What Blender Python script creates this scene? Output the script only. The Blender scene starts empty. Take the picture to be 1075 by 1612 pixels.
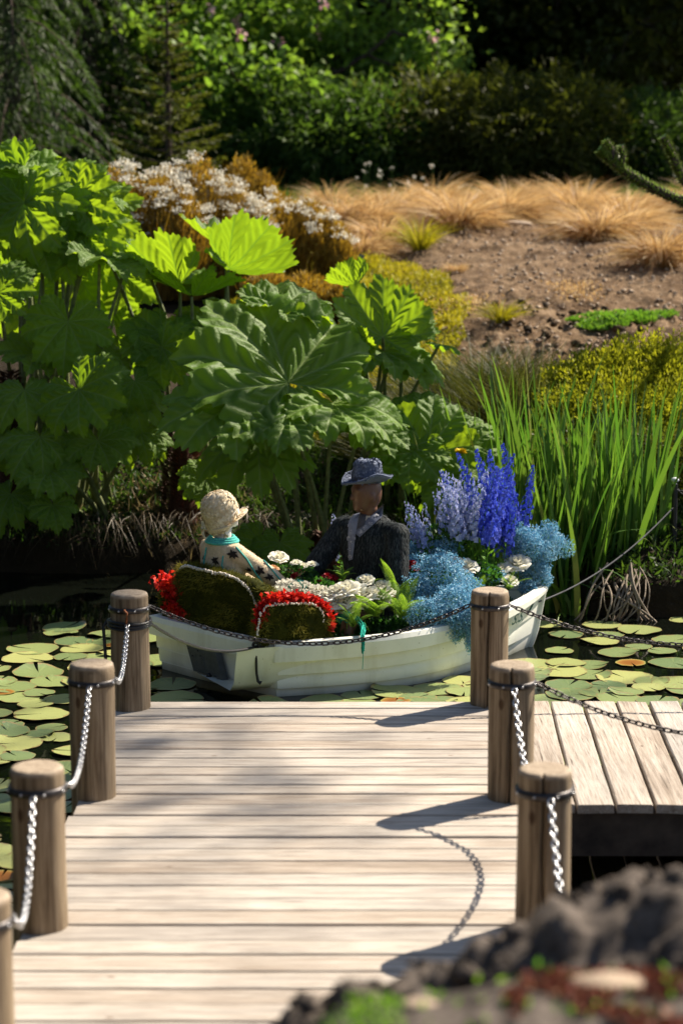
import bpy, math, random
import numpy as np
from math import sin, cos, pi, radians
from mathutils import Vector, Matrix, Euler
sc = bpy.context.scene
COL = sc.collection
random.seed(7); R = np.random.RandomState(11)
# ------------------------------------------------------------------ camera
F = 3300.0; TH = math.atan(531 / F); HC = 2.75 * cos(TH)
cam = bpy.data.cameras.new('camera'); cam.sensor_fit = 'VERTICAL'; cam.sensor_height = 36
cam.lens = 36 * F / 1612; cam.clip_start = .05; cam.clip_end = 800
cam.dof.use_dof = True; cam.dof.focus_distance = 12.3; cam.dof.aperture_fstop = 2.1
co = bpy.data.objects.new('camera', cam); COL.objects.link(co)
co.location = (0, 0, HC); co.rotation_euler = (pi / 2 - TH, 0, 0); sc.camera = co
# ------------------------------------------------------------------ light
SUN_AZ = (.79, .61); SUN_EL = radians(43)
w = bpy.data.worlds.new('World'); sc.world = w; w.use_nodes = True
nt = w.node_tree; bg = nt.nodes['Background']
sky = nt.nodes.new('ShaderNodeTexSky'); sky.sky_type = 'NISHITA'; sky.sun_disc = False
sky.sun_elevation = SUN_EL; sky.sun_rotation = math.atan2(SUN_AZ[0], SUN_AZ[1])
nt.links.new(sky.outputs[0], bg.inputs[0]); bg.inputs[1].default_value = .062
sl = bpy.data.lights.new('sun', 'SUN'); sl.energy = 5.0; sl.angle = radians(.53); sl.color = (1, .90, .75)
so = bpy.data.objects.new('sun', sl); COL.objects.link(so)
sd = Vector((SUN_AZ[0] * cos(SUN_EL), SUN_AZ[1] * cos(SUN_EL), sin(SUN_EL)))
so.rotation_euler = sd.to_track_quat('Z', 'Y').to_euler(); so.location = (8, 6, 12)
sc.view_settings.view_transform = 'Standard'; sc.view_settings.look = 'None'
sc.view_settings.exposure = 1.15; sc.view_settings.gamma = 1
sc.render.engine = 'CYCLES'
cy = sc.cycles; cy.max_bounces = 6; cy.diffuse_bounces = 3; cy.glossy_bounces = 3; cy.transmission_bounces = 3
cy.transparent_max_bounces = 6; cy.caustics_reflective = False; cy.caustics_refractive = False
cy.use_denoising = True; cy.sample_clamp_indirect = 6

def P(px, py, y=None, z=None):
    u = (px - 537.5) / F; v = (806 - py) / F
    d = (u, cos(TH) + v * sin(TH), -sin(TH) + v * cos(TH))
    t = y / d[1] if y is not None else (z - HC) / d[2]
    return Vector((d[0] * t, d[1] * t, HC + d[2] * t))

# ------------------------------------------------------------------ noise
def _h(i, j, k):
    n = (i * 374761393 + j * 668265263 + k * 2147483647 * 7 + 1013904223) & 0xffffffff
    n = ((n ^ (n >> 13)) * 1274126177) & 0xffffffff
    return ((n ^ (n >> 16)) & 0xffff) / 65535.0
def noise2(x, y, k=0):
    x = np.asarray(x, float); y = np.asarray(y, float)
    i = np.floor(x).astype(np.int64); j = np.floor(y).astype(np.int64)
    fx = x - i; fy = y - j; fx = fx * fx * (3 - 2 * fx); fy = fy * fy * (3 - 2 * fy)
    a = _h(i, j, k); b = _h(i + 1, j, k); c = _h(i, j + 1, k); d = _h(i + 1, j + 1, k)
    return (a * (1 - fx) + b * fx) * (1 - fy) + (c * (1 - fx) + d * fx) * fy - .5
def fbm(x, y, o=4, k=0):
    s = 0; a = 1
    for q in range(o):
        s = s + a * noise2(x * 2 ** q, y * 2 ** q, k + q); a *= .5
    return s

# ------------------------------------------------------------------ mesh builder
class MB:
    def __init__(s): s.v = []; s.f = []; s.a = []; s.m = []; s.n = 0
    def add(s, v, f, var=0.5, mat=0):
        v = np.asarray(v, float).reshape(-1, 3); f = np.asarray(f, int)
        s.v.append(v); s.f.append(f + s.n); s.n += len(v)
        s.a.append(np.broadcast_to(np.asarray(var, float), (len(v),)).copy())
        s.m.append(np.full(len(f), mat, int)); return s
    def mesh(s, name, mats, smooth=True):
        me = bpy.data.meshes.new(name)
        V = np.concatenate(s.v) if s.v else np.zeros((0, 3))
        me.vertices.add(len(V)); me.vertices.foreach_set('co', V.ravel())
        li = np.concatenate([f.ravel() for f in s.f]); cnt = np.concatenate([np.full(len(f), f.shape[1]) for f in s.f])
        st = np.concatenate([[0], np.cumsum(cnt)[:-1]])
        me.loops.add(len(li)); me.loops.foreach_set('vertex_index', li.astype(np.int32))
        me.polygons.add(len(cnt)); me.polygons.foreach_set('loop_start', st.astype(np.int32))
        me.polygons.foreach_set('material_index', np.concatenate(s.m).astype(np.int32))
        me.polygons.foreach_set('use_smooth', np.full(len(cnt), smooth))
        at = me.attributes.new('var', 'FLOAT', 'POINT'); at.data.foreach_set('value', np.concatenate(s.a))
        me.update(calc_edges=True)
        for m in (mats if isinstance(mats, (list, tuple)) else [mats]): me.materials.append(m)
        return me
    def build(s, name, mats, parent=None, smooth=True):
        return ob(name, s.mesh(name, mats, smooth), parent)
def ob(name, me, parent=None, loc=None, rot=None, scale=None):
    o = bpy.data.objects.new(name, me); COL.objects.link(o)
    if parent is not None: o.parent = parent
    if loc is not None: o.location = loc
    if rot is not None: o.rotation_euler = rot
    if scale is not None: o.scale = (scale,) * 3 if np.isscalar(scale) else scale
    return o
def tag(o, label=None, cat=None, group=None, kind=None):
    if label: o['label'] = label
    if cat: o['category'] = cat
    if group: o['group'] = group
    if kind: o['kind'] = kind
    return o
def thing(name, label, cat, loc=(0, 0, 0), rot=(0, 0, 0), group=None):
    return tag(ob(name, None, None, loc, rot), label, cat, group)
def grid_faces(n, m, wrap=False):
    i = np.arange(n - 1)[:, None]; j = np.arange(m if wrap else m - 1)[None]
    a = i * m + j; b = i * m + (j + 1) % m
    return np.stack([a, b, b + m, a + m], -1).reshape(-1, 4)
def tube(mb, pts, rad, n=8, var=.5, mat=0, cap=True):
    p = np.asarray(pts, float); k = len(p); rad = np.broadcast_to(rad, (k,))
    t = np.gradient(p, axis=0); t /= np.linalg.norm(t, axis=1)[:, None] + 1e-9
    ref = np.array([0, 0, 1.]) if abs(t[:, 2]).mean() < .8 else np.array([1., 0, 0])
    s = np.cross(t, ref); s /= np.linalg.norm(s, axis=1)[:, None] + 1e-9
    u = np.cross(t, s); a = np.linspace(0, 2 * pi, n, endpoint=False)
    v = p[:, None] + rad[:, None, None] * (s[:, None] * np.cos(a)[None, :, None] + u[:, None] * np.sin(a)[None, :, None])
    v = v.reshape(-1, 3); f = grid_faces(k, n, True)
    mb.add(v, f, var, mat)
    if cap:
        for r, e in ((0, p[0]), (k - 1, p[-1])):
            ring = v[r * n:(r + 1) * n]; vv = np.vstack([ring, e])
            j = np.arange(n); ff = np.stack([j, (j + 1) % n, np.full(n, n)], 1)
            mb.add(vv, ff if r else ff[:, ::-1], var, mat)
def lathe(mb, prof, n=24, c=(0, 0, 0), var=.5, mat=0, sx=1, sy=1):
    pr = np.asarray(prof, float); a = np.linspace(0, 2 * pi, n, endpoint=False)
    v = np.stack([pr[:, 0, None] * np.cos(a) * sx + c[0], pr[:, 0, None] * np.sin(a) * sy + c[1], np.repeat(pr[:, 1, None] + c[2], n, 1)], -1)
    mb.add(v.reshape(-1, 3), grid_faces(len(pr), n, True), var, mat)
def box(mb, c, s, rz=0, var=.5, mat=0, bev=0):
    x, y, z = (q / 2 for q in s)
    if bev:
        pr = [(-y, -z), (y, -z), (y, z - bev), (y - bev, z), (-y + bev, z), (-y, z - bev)]
    else: pr = [(-y, -z), (y, -z), (y, z), (-y, z)]
    k = len(pr); v = np.array([(sx * x, a, b) for sx in (-1, 1) for a, b in pr])
    R_ = np.array([[cos(rz), -sin(rz), 0], [sin(rz), cos(rz), 0], [0, 0, 1]])
    v = v @ R_.T + np.array(c)
    for i in range(k):
        j = (i + 1) % k; mb.add(v[[i, j, j + k, i + k]], [[0, 3, 2, 1]], var, mat)
    mb.add(v[:k], [list(range(k))], var, mat); mb.add(v[k:], [list(range(k))[::-1]], var, mat)
def ellipsoid(mb, c, r, n=16, m=10, var=.5, mat=0):
    ph = np.linspace(0, pi, m); a = np.linspace(0, 2 * pi, n, endpoint=False)
    v = np.stack([np.sin(ph)[:, None] * np.cos(a) * r[0] + c[0], np.sin(ph)[:, None] * np.sin(a) * r[1] + c[1],
                  np.repeat(-np.cos(ph)[:, None] * r[2] + c[2], n, 1)], -1)
    mb.add(v.reshape(-1, 3), grid_faces(m, n, True), var, mat)
def unit(v): return v / (np.linalg.norm(v, axis=-1, keepdims=True) + 1e-9)
def leaves(mb, Pp, D, N, L, W, var=.5, mat=0, fold=.15):
    """one folded rhombic leaf per point"""
    Pp = np.asarray(Pp, float); D = unit(np.asarray(D, float)); S = unit(np.cross(D, N)); Nn = np.cross(S, D)
    n = len(Pp); L = np.broadcast_to(L, (n,))[:, None]; W = np.broadcast_to(W, (n,))[:, None]
    mid = Pp + D * L * .45; tip = Pp + D * L - Nn * L * .12
    v = np.stack([Pp, mid + S * W / 2 + Nn * W * fold, tip, mid - S * W / 2 + Nn * W * fold], 1).reshape(-1, 3)
    mb.add(v, np.arange(4 * n).reshape(-1, 4), np.repeat(np.broadcast_to(var, (n,)), 4), mat)
def blades(mb, P0, D, L, W, bend, seg=5, var=.5, mat=0, S=None, taper=1.6):
    P0 = np.asarray(P0, float); n = len(P0); D = unit(np.asarray(D, float))
    if S is None: S = unit(np.cross(D, unit(R.normal(size=(n, 3)) + 1e-3)))
    t = np.linspace(0, 1, seg + 1)[None, :, None]; L = np.broadcast_to(L, (n,))[:, None, None]; W = np.broadcast_to(W, (n,))[:, None, None]
    c = P0[:, None] + D[:, None] * L * t + np.asarray(bend)[:, None] * L * t ** 2
    ww = W / 2 * (1 - t ** taper * .97) * (.6 + .4 * np.minimum(1, t * 4))
    v = np.stack([c - S[:, None] * ww, c + S[:, None] * ww], 2).reshape(-1, 3)
    base = (np.arange(n) * (seg + 1) * 2)[:, None] + np.arange(seg)[None] * 2
    f = np.stack([base, base + 1, base + 3, base + 2], -1).reshape(-1, 4)
    mb.add(v, f, np.repeat(np.broadcast_to(var, (n,)), (seg + 1) * 2), mat)
def sph(n):
    v = R.normal(size=(n, 3)); return unit(v)
def remesh(mb, name, mat, vox=.008, sm=6, parent=None):
    o = ob('tmp', mb.mesh('tmp', mat))
    m = o.modifiers.new('r', 'REMESH'); m.mode = 'VOXEL'; m.voxel_size = vox
    if sm: q = o.modifiers.new('s', 'SMOOTH'); q.iterations = sm; q.factor = .5
    dg = bpy.context.evaluated_depsgraph_get(); me = bpy.data.meshes.new_from_object(o.evaluated_get(dg))
    bpy.data.objects.remove(o); me.name = name
    me.materials.clear(); me.materials.append(mat)
    me.polygons.foreach_set('use_smooth', np.ones(len(me.polygons), bool))
    return ob(name, me, parent)

# ------------------------------------------------------------------ materials
class N:
    def __init__(s, name):
        s.m = bpy.data.materials.new(name); s.m.use_nodes = True; s.t = s.m.node_tree
        s.b = s.t.nodes['Principled BSDF']; s.o = s.t.nodes['Material Output']; s.c = None
    def n(s, typ, **k):
        q = s.t.nodes.new('ShaderNode' + typ)
        for a, b in k.items(): setattr(q, a, b)
        return q
    def l(s, a, b): s.t.links.new(a, b)
    def coord(s, sc_=(1, 1, 1), kind='Object'):
        if s.c is None: s.c = s.n('TexCoord')
        mp = s.n('Mapping'); mp.inputs['Scale'].default_value = sc_; s.l(s.c.outputs[kind], mp.inputs[0]); return mp.outputs[0]
    def noise(s, scale=5, detail=4, rough=.55, co_=None, dist=0):
        q = s.n('TexNoise'); q.inputs['Scale'].default_value = scale; q.inputs['Detail'].default_value = detail
        q.inputs['Roughness'].default_value = rough; q.inputs['Distortion'].default_value = dist
        s.l(co_ if co_ is not None else s.coord(), q.inputs['Vector']); return q.outputs[0]
    def ramp(s, fac, stops):
        q = s.n('ValToRGB'); e = q.color_ramp.elements
        while len(e) < len(stops): e.new(.5)
        for el, (p, c) in zip(e, stops): el.position = p; el.color = (*c, 1) if len(c) == 3 else c
        s.l(fac, q.inputs[0]); return q.outputs[0]
    def mix(s, fac, a, b, typ='MIX'):
        q = s.n('Mix', data_type='RGBA', blend_type=typ)
        for v, i in ((fac, 0), (a, 6), (b, 7)):
            if isinstance(v, (int, float)): q.inputs[i].default_value = v
            elif isinstance(v, tuple): q.inputs[i].default_value = (*v, 1)
            else: s.l(v, q.inputs[i])
        return q.outputs[2]
    def math(s, op, a, b=0.):
        q = s.n('Math', operation=op)
        for i, v in enumerate((a, b)):
            if isinstance(v, (int, float)): q.inputs[i].default_value = v
            else: s.l(v, q.inputs[i])
        return q.outputs[0]
    def var(s, name='var'):
        q = s.n('Attribute'); q.attribute_name = name; return q.outputs['Fac']
    def set(s, **k):
        for a, v in k.items():
            a = {'rough': 'Roughness', 'metal': 'Metallic', 'spec': 'Specular IOR Level', 'color': 'Base Color', 'ior': 'IOR', 'coat': 'Coat Weight', 'sheen': 'Sheen Weight'}[a]
            if isinstance(v, (int, float)): s.b.inputs[a].default_value = v
            elif isinstance(v, tuple): s.b.inputs[a].default_value = (*v, 1)
            else: s.l(v, s.b.inputs[a])
        return s
    def bump(s, h, strength=.4, dist=.01):
        q = s.n('Bump'); q.inputs['Strength'].default_value = strength; q.inputs['Distance'].default_value = dist
        s.l(h, q.inputs['Height']); s.l(q.outputs[0], s.b.inputs['Normal']); return q
    def trans(s, col, f):
        t = s.n('BsdfTranslucent'); mx = s.n('MixShader'); mx.inputs[0].default_value = f
        if isinstance(col, tuple): t.inputs[0].default_value = (*col, 1)
        else: s.l(col, t.inputs[0])
        s.l(s.b.outputs[0], mx.inputs[1]); s.l(t.outputs[0], mx.inputs[2]); s.l(mx.outputs[0], s.o.inputs[0]); return s
def leafmat(name, cols, tcols=None, f=.4, rough=.55, spec=.2, ns=3.):
    k = N(name); fac = k.math('ADD', k.math('MULTIPLY', k.var(), .75), k.math('MULTIPLY', k.noise(ns, 2), .3))
    st = [(i / max(1, len(cols) - 1) * .8 + .1, c) for i, c in enumerate(cols)]
    k.set(color=k.ramp(fac, st), rough=rough, spec=spec)
    if tcols:
        st = [(i / max(1, len(tcols) - 1) * .8 + .1, c) for i, c in enumerate(tcols)]
        k.trans(k.ramp(fac, st), f)
    return k.m
def flat(name, c, rough=.6, metal=0., spec=.4, ns=20, amt=.25, bump=0.):
    k = N(name); nz = k.noise(ns, 4)
    d = tuple(x * (1 - amt) for x in c); l_ = tuple(min(1, x * (1 + amt)) for x in c)
    k.set(color=k.ramp(nz, [(.3, d), (.7, l_)]), rough=rough, metal=metal, spec=spec)
    if bump: k.bump(nz, bump, .005)
    return k.m
M = {}
# weathered deck
def deckmat(name, axis):
    k = N(name); s1 = (2, 45, 45) if axis == 'x' else (45, 2, 45); s2 = (5, 160, 160) if axis == 'x' else (160, 5, 160); s3 = (1.2, 9, 9) if axis == 'x' else (9, 1.2, 9)
    va = k.var(); g1 = k.noise(1, 5, .6, k.coord(s1), .4); g2 = k.noise(1, 3, .6, k.coord(s2), .2); g3 = k.noise(1, 3, .5, k.coord(s3))
    f = k.math('ADD', k.math('MULTIPLY', g1, .55), k.math('ADD', k.math('MULTIPLY', va, .3), k.math('MULTIPLY', g3, .3)))
    c = k.ramp(f, [(.33, (.28, .22, .165)), (.47, (.44, .37, .30)), (.6, (.54, .48, .41)), (.75, (.36, .32, .28))])
    fine = k.ramp(g2, [(.34, (.40, .35, .31)), (.52, (1, 1, 1))])
    c = k.mix(.6, c, fine, 'MULTIPLY')
    crack = k.ramp(k.noise(1, 2, .5, k.coord((3, 120, 30) if axis == 'x' else (120, 3, 30)), .6), [(.29, (.16, .12, .09)), (.34, (1, 1, 1))])
    c = k.mix(.85, c, crack, 'MULTIPLY')
    stain = k.ramp(k.noise(1.1, 4, .6), [(.40, (.62, .60, .59)), (.58, (1, 1, 1))]); c = k.mix(.55, c, stain, 'MULTIPLY')
    vo = k.n('TexVoronoi'); vo.inputs['Scale'].default_value = 2.6; k.l(k.coord((1, 2.2, 1) if axis == 'x' else (2.2, 1, 1)), vo.inputs['Vector'])
    kn = k.ramp(vo.outputs['Distance'], [(.022, (.25, .16, .09)), (.05, (1, 1, 1))]); c = k.mix(.8, c, kn, 'MULTIPLY')
    k.set(color=c, rough=.72, spec=.3); k.bump(k.math('ADD', g1, k.math('MULTIPLY', g2, .6)), .8, .005); return k.m
M['deck'] = deckmat('weathered_deck', 'x'); M['deck2'] = deckmat('weathered_deck_cross', 'y')
k = N('post_wood'); g1 = k.noise(1, 5, .6, k.coord((22, 22, 1.6)), .5); g2 = k.noise(1, 4, .6, k.coord((90, 90, 3)), .3); g0 = k.noise(2.2, 3)
c = k.ramp(k.math('ADD', k.math('MULTIPLY', g1, .7), k.math('MULTIPLY', g0, .3)), [(.34, (.095, .07, .043)), (.5, (.24, .18, .115)), (.66, (.36, .285, .195))])
c = k.mix(.7, c, k.ramp(g2, [(.36, (.4, .33, .28)), (.55, (1, 1, 1))]), 'MULTIPLY')
vo = k.n('TexVoronoi'); vo.inputs['Scale'].default_value = 5; k.l(k.coord((1.3, 1.3, .7)), vo.inputs['Vector'])
c = k.mix(.85, c, k.ramp(vo.outputs['Distance'], [(.06, (.3, .2, .13)), (.11, (1, 1, 1))]), 'MULTIPLY')
sx = k.n('SeparateXYZ'); k.l(k.coord(), sx.inputs[0])
rr = k.n('VectorMath', operation='LENGTH'); k.l(k.coord((1, 1, 0)), rr.inputs[0])
rings = k.math('SINE', k.math('ADD', k.math('MULTIPLY', rr.outputs['Value'], 420), k.math('MULTIPLY', k.noise(9, 2), 9)))
end = k.mix(k.math('MULTIPLY', k.math('ADD', rings, 1), .25), (.40, .32, .235), (.23, .17, .115))
end = k.mix(.6, end, k.ramp(k.noise(30, 4), [(.35, (.5, .45, .4)), (.6, (1, 1, 1))]), 'MULTIPLY')
c = k.mix(k.ramp(sx.outputs[2], [(.578 / 1, (0, 0, 0)), (.59 / 1, (1, 1, 1))]), c, end)
k.set(color=c, rough=.78, spec=.25); k.bump(k.math('ADD', g1, k.math('MULTIPLY', g2, .5)), .6, .006); M['post'] = k.m
M['beam'] = flat('dark_beam', (.06, .045, .033), .8, ns=9, amt=.5, bump=.4)
M['iron_and_shade'] = flat('iron_and_shaded_chain', (.05, .045, .045), .42, .75, ns=60, amt=.4, bump=.2)  # also for backlit chains: their shade is put into this dark colour
M['galv'] = flat('galvanised', (.46, .46, .47), .34, .9, ns=60, amt=.35, bump=.15)
M['rust'] = flat('rust', (.26, .09, .035), .7, .3, ns=60, amt=.4)
M['rubber'] = flat('black_rubber', (.014, .014, .016), .45, 0, ns=40)
M['rope'] = flat('grey_rope', (.05, .05, .06), .8, 0, ns=90, bump=.5)
k = N('boat_paint'); nz = k.noise(3, 5, .6); st = k.noise(1, 4, .6, k.coord((6, 6, 1.2)))
c = k.mix(k.ramp(nz, [(.4, (0, 0, 0)), (.75, (1, 1, 1))]), (.88, .87, .80), (.76, .75, .66))
c = k.mix(.35, c, k.ramp(st, [(.35, (.62, .6, .5)), (.5, (1, 1, 1))]), 'MULTIPLY')
sx = k.n('SeparateXYZ'); k.l(k.coord(), sx.inputs[0])
gr = k.ramp(k.math('ADD', sx.outputs[2], k.math('MULTIPLY', k.noise(6, 4), .09)), [(.03, (.30, .29, .17)), (.13, (1, 1, 1))])
c = k.mix(.8, c, gr, 'MULTIPLY')
sp = k.ramp(k.noise(70, 2), [(.24, (.35, .33, .25)), (.28, (1, 1, 1))]); c = k.mix(.7, c, sp, 'MULTIPLY')
k.set(color=c, rough=.42, spec=.45); k.bump(nz, .15, .01); M['boat'] = k.m
M['pad'] = flat('grey_pad', (.085, .09, .095), .5, ns=30, amt=.2, bump=.2)
M['dgreen'] = flat('green_lettering', (.012, .085, .07), .5)
# water
k = N('pond_water'); k.set(color=(.0035, .0045, .003), rough=.035, spec=.5, ior=1.33)
k.bump(k.math('ADD', k.noise(2.2, 3), k.math('MULTIPLY', k.noise(9, 2), .25)), .10, .02); M['water'] = k.m
# ground
k = N('ground_soil'); n1 = k.noise(1.3, 6, .65); n2 = k.noise(9, 6, .7); n3 = k.noise(45, 4, .7)
c = k.ramp(k.math('ADD', k.math('MULTIPLY', n1, .5), k.math('MULTIPLY', n2, .5)), [(.36, (.055, .032, .016)), (.47, (.16, .10, .055)), (.6, (.29, .20, .12)), (.78, (.42, .32, .21))])
vo = k.n('TexVoronoi'); vo.inputs['Scale'].default_value = 16; k.l(k.coord(), vo.inputs['Vector'])
peb = k.ramp(vo.outputs['Distance'], [(.1, (1, 1, 1)), (.2, (0, 0, 0))]); c = k.mix(k.math('MULTIPLY', peb, .5), c, (.42, .36, .29))
c = k.mix(.5, c, k.ramp(n3, [(.35, (.45, .4, .36)), (.6, (1, 1, 1))]), 'MULTIPLY')
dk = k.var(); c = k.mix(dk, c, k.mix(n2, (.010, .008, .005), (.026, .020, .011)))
k.set(color=c, rough=.95, spec=.1); k.bump(k.math('ADD', n2, k.math('MULTIPLY', n3, .4)), .9, .05); M['ground'] = k.m
M['soil'] = flat('dark_soil', (.095, .078, .066), .95, spec=.1, ns=30, amt=.65, bump=.8)
M['stone'] = flat('pale_stone', (.36, .27, .19), .85, ns=25, amt=.35, bump=.5)
# plants
k = N('gunnera_leaf'); ve = k.var('vein'); v2 = k.var(); nz = k.noise(5, 3)
c = k.mix(v2, (.065, .155, .012), (.12, .24, .018)); c = k.mix(k.math('MULTIPLY', nz, .5), c, (.17, .23, .04)); c = k.mix(k.math('MULTIPLY', ve, .75), c, (.32, .42, .13))
t = k.mix(ve, (.40, .58, .015), (.15, .27, .015)); oi = k.n('ObjectInfo')
t = k.mix(k.math('MULTIPLY', oi.outputs['Random'], .5), t, (.15, .32, .012))
k.set(color=c, rough=.5, spec=.22); k.bump(k.math('ADD', k.noise(28, 3), k.math('MULTIPLY', ve, -.6)), .55, .012); k.trans(t, .46); M['gunn'] = k.m
M['stalk'] = flat('gunnera_stalk', (.13, .15, .055), .6, ns=25, amt=.4, bump=.8)
M['spike'] = leafmat('gunnera_spike', [(.035, .014, .010), (.11, .042, .025), (.17, .07, .04)], None)
M['iris'] = leafmat('iris_blade', [(.02, .06, .012), (.05, .12, .022), (.09, .18, .03), (.14, .24, .035), (.34, .32, .08)], [(.10, .26, .02), (.22, .40, .03)], .36, .4, .45, 6)
M['hedge'] = leafmat('golden_hedge', [(.07, .085, .008), (.25, .27, .018), (.46, .44, .03)], [(.18, .22, .01), (.5, .5, .02)], .35)
M['golden'] = leafmat('golden_mat', [(.10, .10, .012), (.26, .25, .018), (.42, .38, .03)], [(.3, .3, .01), (.6, .5, .02)], .35)
M['rush'] = leafmat('rush', [(.025, .035, .010), (.055, .07, .016), (.13, .11, .03)], [(.07, .10, .01), (.2, .2, .03)], .25)
M['tuss'] = leafmat('orange_sedge', [(.14, .065, .022), (.42, .235, .085), (.76, .60, .36)], [(.5, .27, .07), (.8, .58, .28)], .4, .5)
M['heath'] = leafmat('heath_foliage', [(.11, .07, .02), (.27, .18, .04), (.44, .33, .09)], [(.35, .18, .01), (.6, .38, .03)], .35)
M['hgreen'] = leafmat('fresh_green', [(.05, .12, .02), (.12, .25, .04), (.25, .38, .07)], [(.15, .4, .02), (.35, .6, .04)], .35)
M['wht'] = leafmat('white_petals', [(.68, .62, .48), (.84, .81, .72)], [(.8, .78, .7), (.9, .9, .8)], .25)
M['ivory'] = leafmat('ivory_petals', [(.55, .50, .36), (.80, .77, .66), (.85, .84, .78)], [(.8, .75, .5), (.9, .88, .7)], .25, ns=20)
M['red'] = leafmat('red_petals', [(.30, .003, .008), (.62, .010, .010), (.75, .05, .03)], [(.6, .01, .01), (.9, .06, .02)], .3)
M['dred'] = leafmat('dark_red_petals', [(.10, .002, .006), (.35, .005, .012)], [(.4, .01, .02), (.5, .02, .02)], .2)
M['peach'] = leafmat('peach_petals', [(.5, .22, .08), (.75, .5, .3)], [(.8, .4, .1), (.9, .6, .3)], .25)
M['blue'] = leafmat('deep_blue_petals', [(.03, .05, .38), (.09, .13, .64), (.26, .27, .74)], [(.04, .07, .7), (.12, .2, .8)], .3, ns=12)
M['pblue'] = leafmat('pale_blue_petals', [(.20, .25, .55), (.36, .42, .70), (.62, .62, .75)], [(.3, .4, .8), (.6, .6, .8)], .3, ns=12)
M['gyp'] = leafmat('dyed_gypsophila', [(.04, .19, .38), (.18, .43, .64), (.62, .80, .88)], [(.05, .3, .5), (.2, .5, .7)], .25, ns=10)
M['fern'] = leafmat('fern_green', [(.05, .13, .02), (.12, .25, .035), (.22, .35, .06)], [(.25, .5, .03), (.45, .65, .05)], .4)
M['rleaf'] = leafmat('rose_leaf', [(.02, .055, .018), (.05, .11, .03)], [(.06, .2, .02), (.1, .3, .03)], .3)
M['moss'] = leafmat('moss', [(.030, .034, .006), (.12, .12, .016), (.28, .24, .045)], [(.1, .1, .01), (.25, .22, .03)], .2, .9, .1, 9)
M['bead'] = flat('cream_beads', (.68, .60, .52), .6, ns=40)
M['teal'] = flat('teal_wool', (.09, .42, .36), .9, spec=.1, ns=80, amt=.3, bump=.8)
M['teal2'] = flat('green_yarn', (.015, .26, .20), .9, spec=.1, ns=80, amt=.3, bump=.8)
M['bark'] = flat('bark', (.07, .05, .035), .95, ns=12, amt=.5, bump=.9)
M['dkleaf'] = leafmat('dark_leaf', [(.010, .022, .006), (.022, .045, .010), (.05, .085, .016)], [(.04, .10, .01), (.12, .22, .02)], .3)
M['mleaf'] = leafmat('mid_leaf', [(.014, .035, .008), (.035, .075, .014), (.08, .13, .022)], [(.06, .16, .01), (.18, .32, .03)], .35)
M['lleaf'] = leafmat('light_leaf', [(.06, .12, .02), (.13, .22, .03), (.24, .34, .06)], [(.2, .4, .03), (.4, .6, .05)], .4)
M['oleaf'] = leafmat('olive_leaf', [(.022, .032, .006), (.05, .062, .010), (.10, .10, .016)], [(.10, .13, .01), (.2, .24, .02)], .3)
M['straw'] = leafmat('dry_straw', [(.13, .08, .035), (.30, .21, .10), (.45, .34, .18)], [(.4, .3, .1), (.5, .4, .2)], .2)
M['shaded_straw'] = leafmat('shaded_rootlets', [(.03, .02, .010), (.06, .042, .024), (.12, .09, .05)], None)  # darker straw copy: shade under the big leaves is put into its colour
M['root'] = flat('root', (.24, .19, .14), .9, ns=30, amt=.4)
M['yellow'] = leafmat('yellow_petals', [(.85, .55, .01), (.92, .74, .03)], [(.9, .6, .02), (.9, .7, .03)], .3)
M['brick'] = leafmat('brick_red_leaf', [(.10, .03, .02), (.30, .08, .05), (.36, .20, .10)], None)
M['pink'] = leafmat('pink_petals', [(.6, .25, .32), (.75, .5, .5)], [(.8, .4, .4), (.8, .6, .6)], .3)
k = N('lily_pad'); nz = k.noise(14, 4); ve = k.var('vein'); oi = k.n('ObjectInfo')
c = k.ramp(k.math('ADD', k.math('MULTIPLY', oi.outputs['Random'], .75), k.math('MULTIPLY', nz, .3)), [(.15, (.11, .165, .07)), (.5, (.22, .27, .095)), (.85, (.38, .39, .135))])
c = k.mix(k.math('MULTIPLY', ve, .35), c, (.36, .40, .16)); c = k.mix(.8, c, k.ramp(k.noise(22, 3), [(.30, (.45, .36, .2)), (.36, (1, 1, 1))]), 'MULTIPLY'); edge = k.var()
c = k.mix(k.ramp(k.math('ADD', k.math('MULTIPLY', edge, .55), k.noise(3.5, 3)), [(.985, (0, 0, 0)), (1.0, (1, 1, 1))]), c, (.26, .20, .08))
k.set(color=c, rough=.30, spec=.55); k.bump(k.math('ADD', nz, k.math('MULTIPLY', ve, .5)), .25, .006); M['lily'] = k.m
M['lilyo'] = leafmat('dying_lily_pad', [(.20, .07, .012), (.30, .15, .03), (.27, .27, .08)], None, rough=.35, ns=12)
# ------------------------------------------------------------------ terrain
def shore(x): return 16.1 - 1.7 / (1 + np.exp(-(x - 1.0) * 3.2)) + .22 * fbm(x * 1.3, x * 0 + 3, 3, 5)
def height(x, y):
    x = np.asarray(x, float); y = np.asarray(y, float); s = shore(x); e = y - s
    prof = np.interp(e, [-1.5, -.25, .0, .12, .5, 2.0, 4.5, 8.5, 13.5, 19, 45, 300], [-1.1, -.75, -.42, -.12, .02, .38, .85, 1.45, 1.98, 2.22, 3.0, 12])
    n = fbm(x * .8, y * .8, 3, 1) * .10 + fbm(x * 3.1, y * 3.1, 3, 9) * .055
    h = prof + n * np.clip(e * 2, 0, 1)
    near = np.interp(y, [-60, 3.0, 3.7, 4.6, 6.2], [1.05, 1.02, .75, -.15, -1.1])
    return np.where(y < 10, near + fbm(x * 2, y * 2, 3, 2) * .08, h)
def H1(x, y): return float(height(np.array([x]), np.array([y]))[0])
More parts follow.
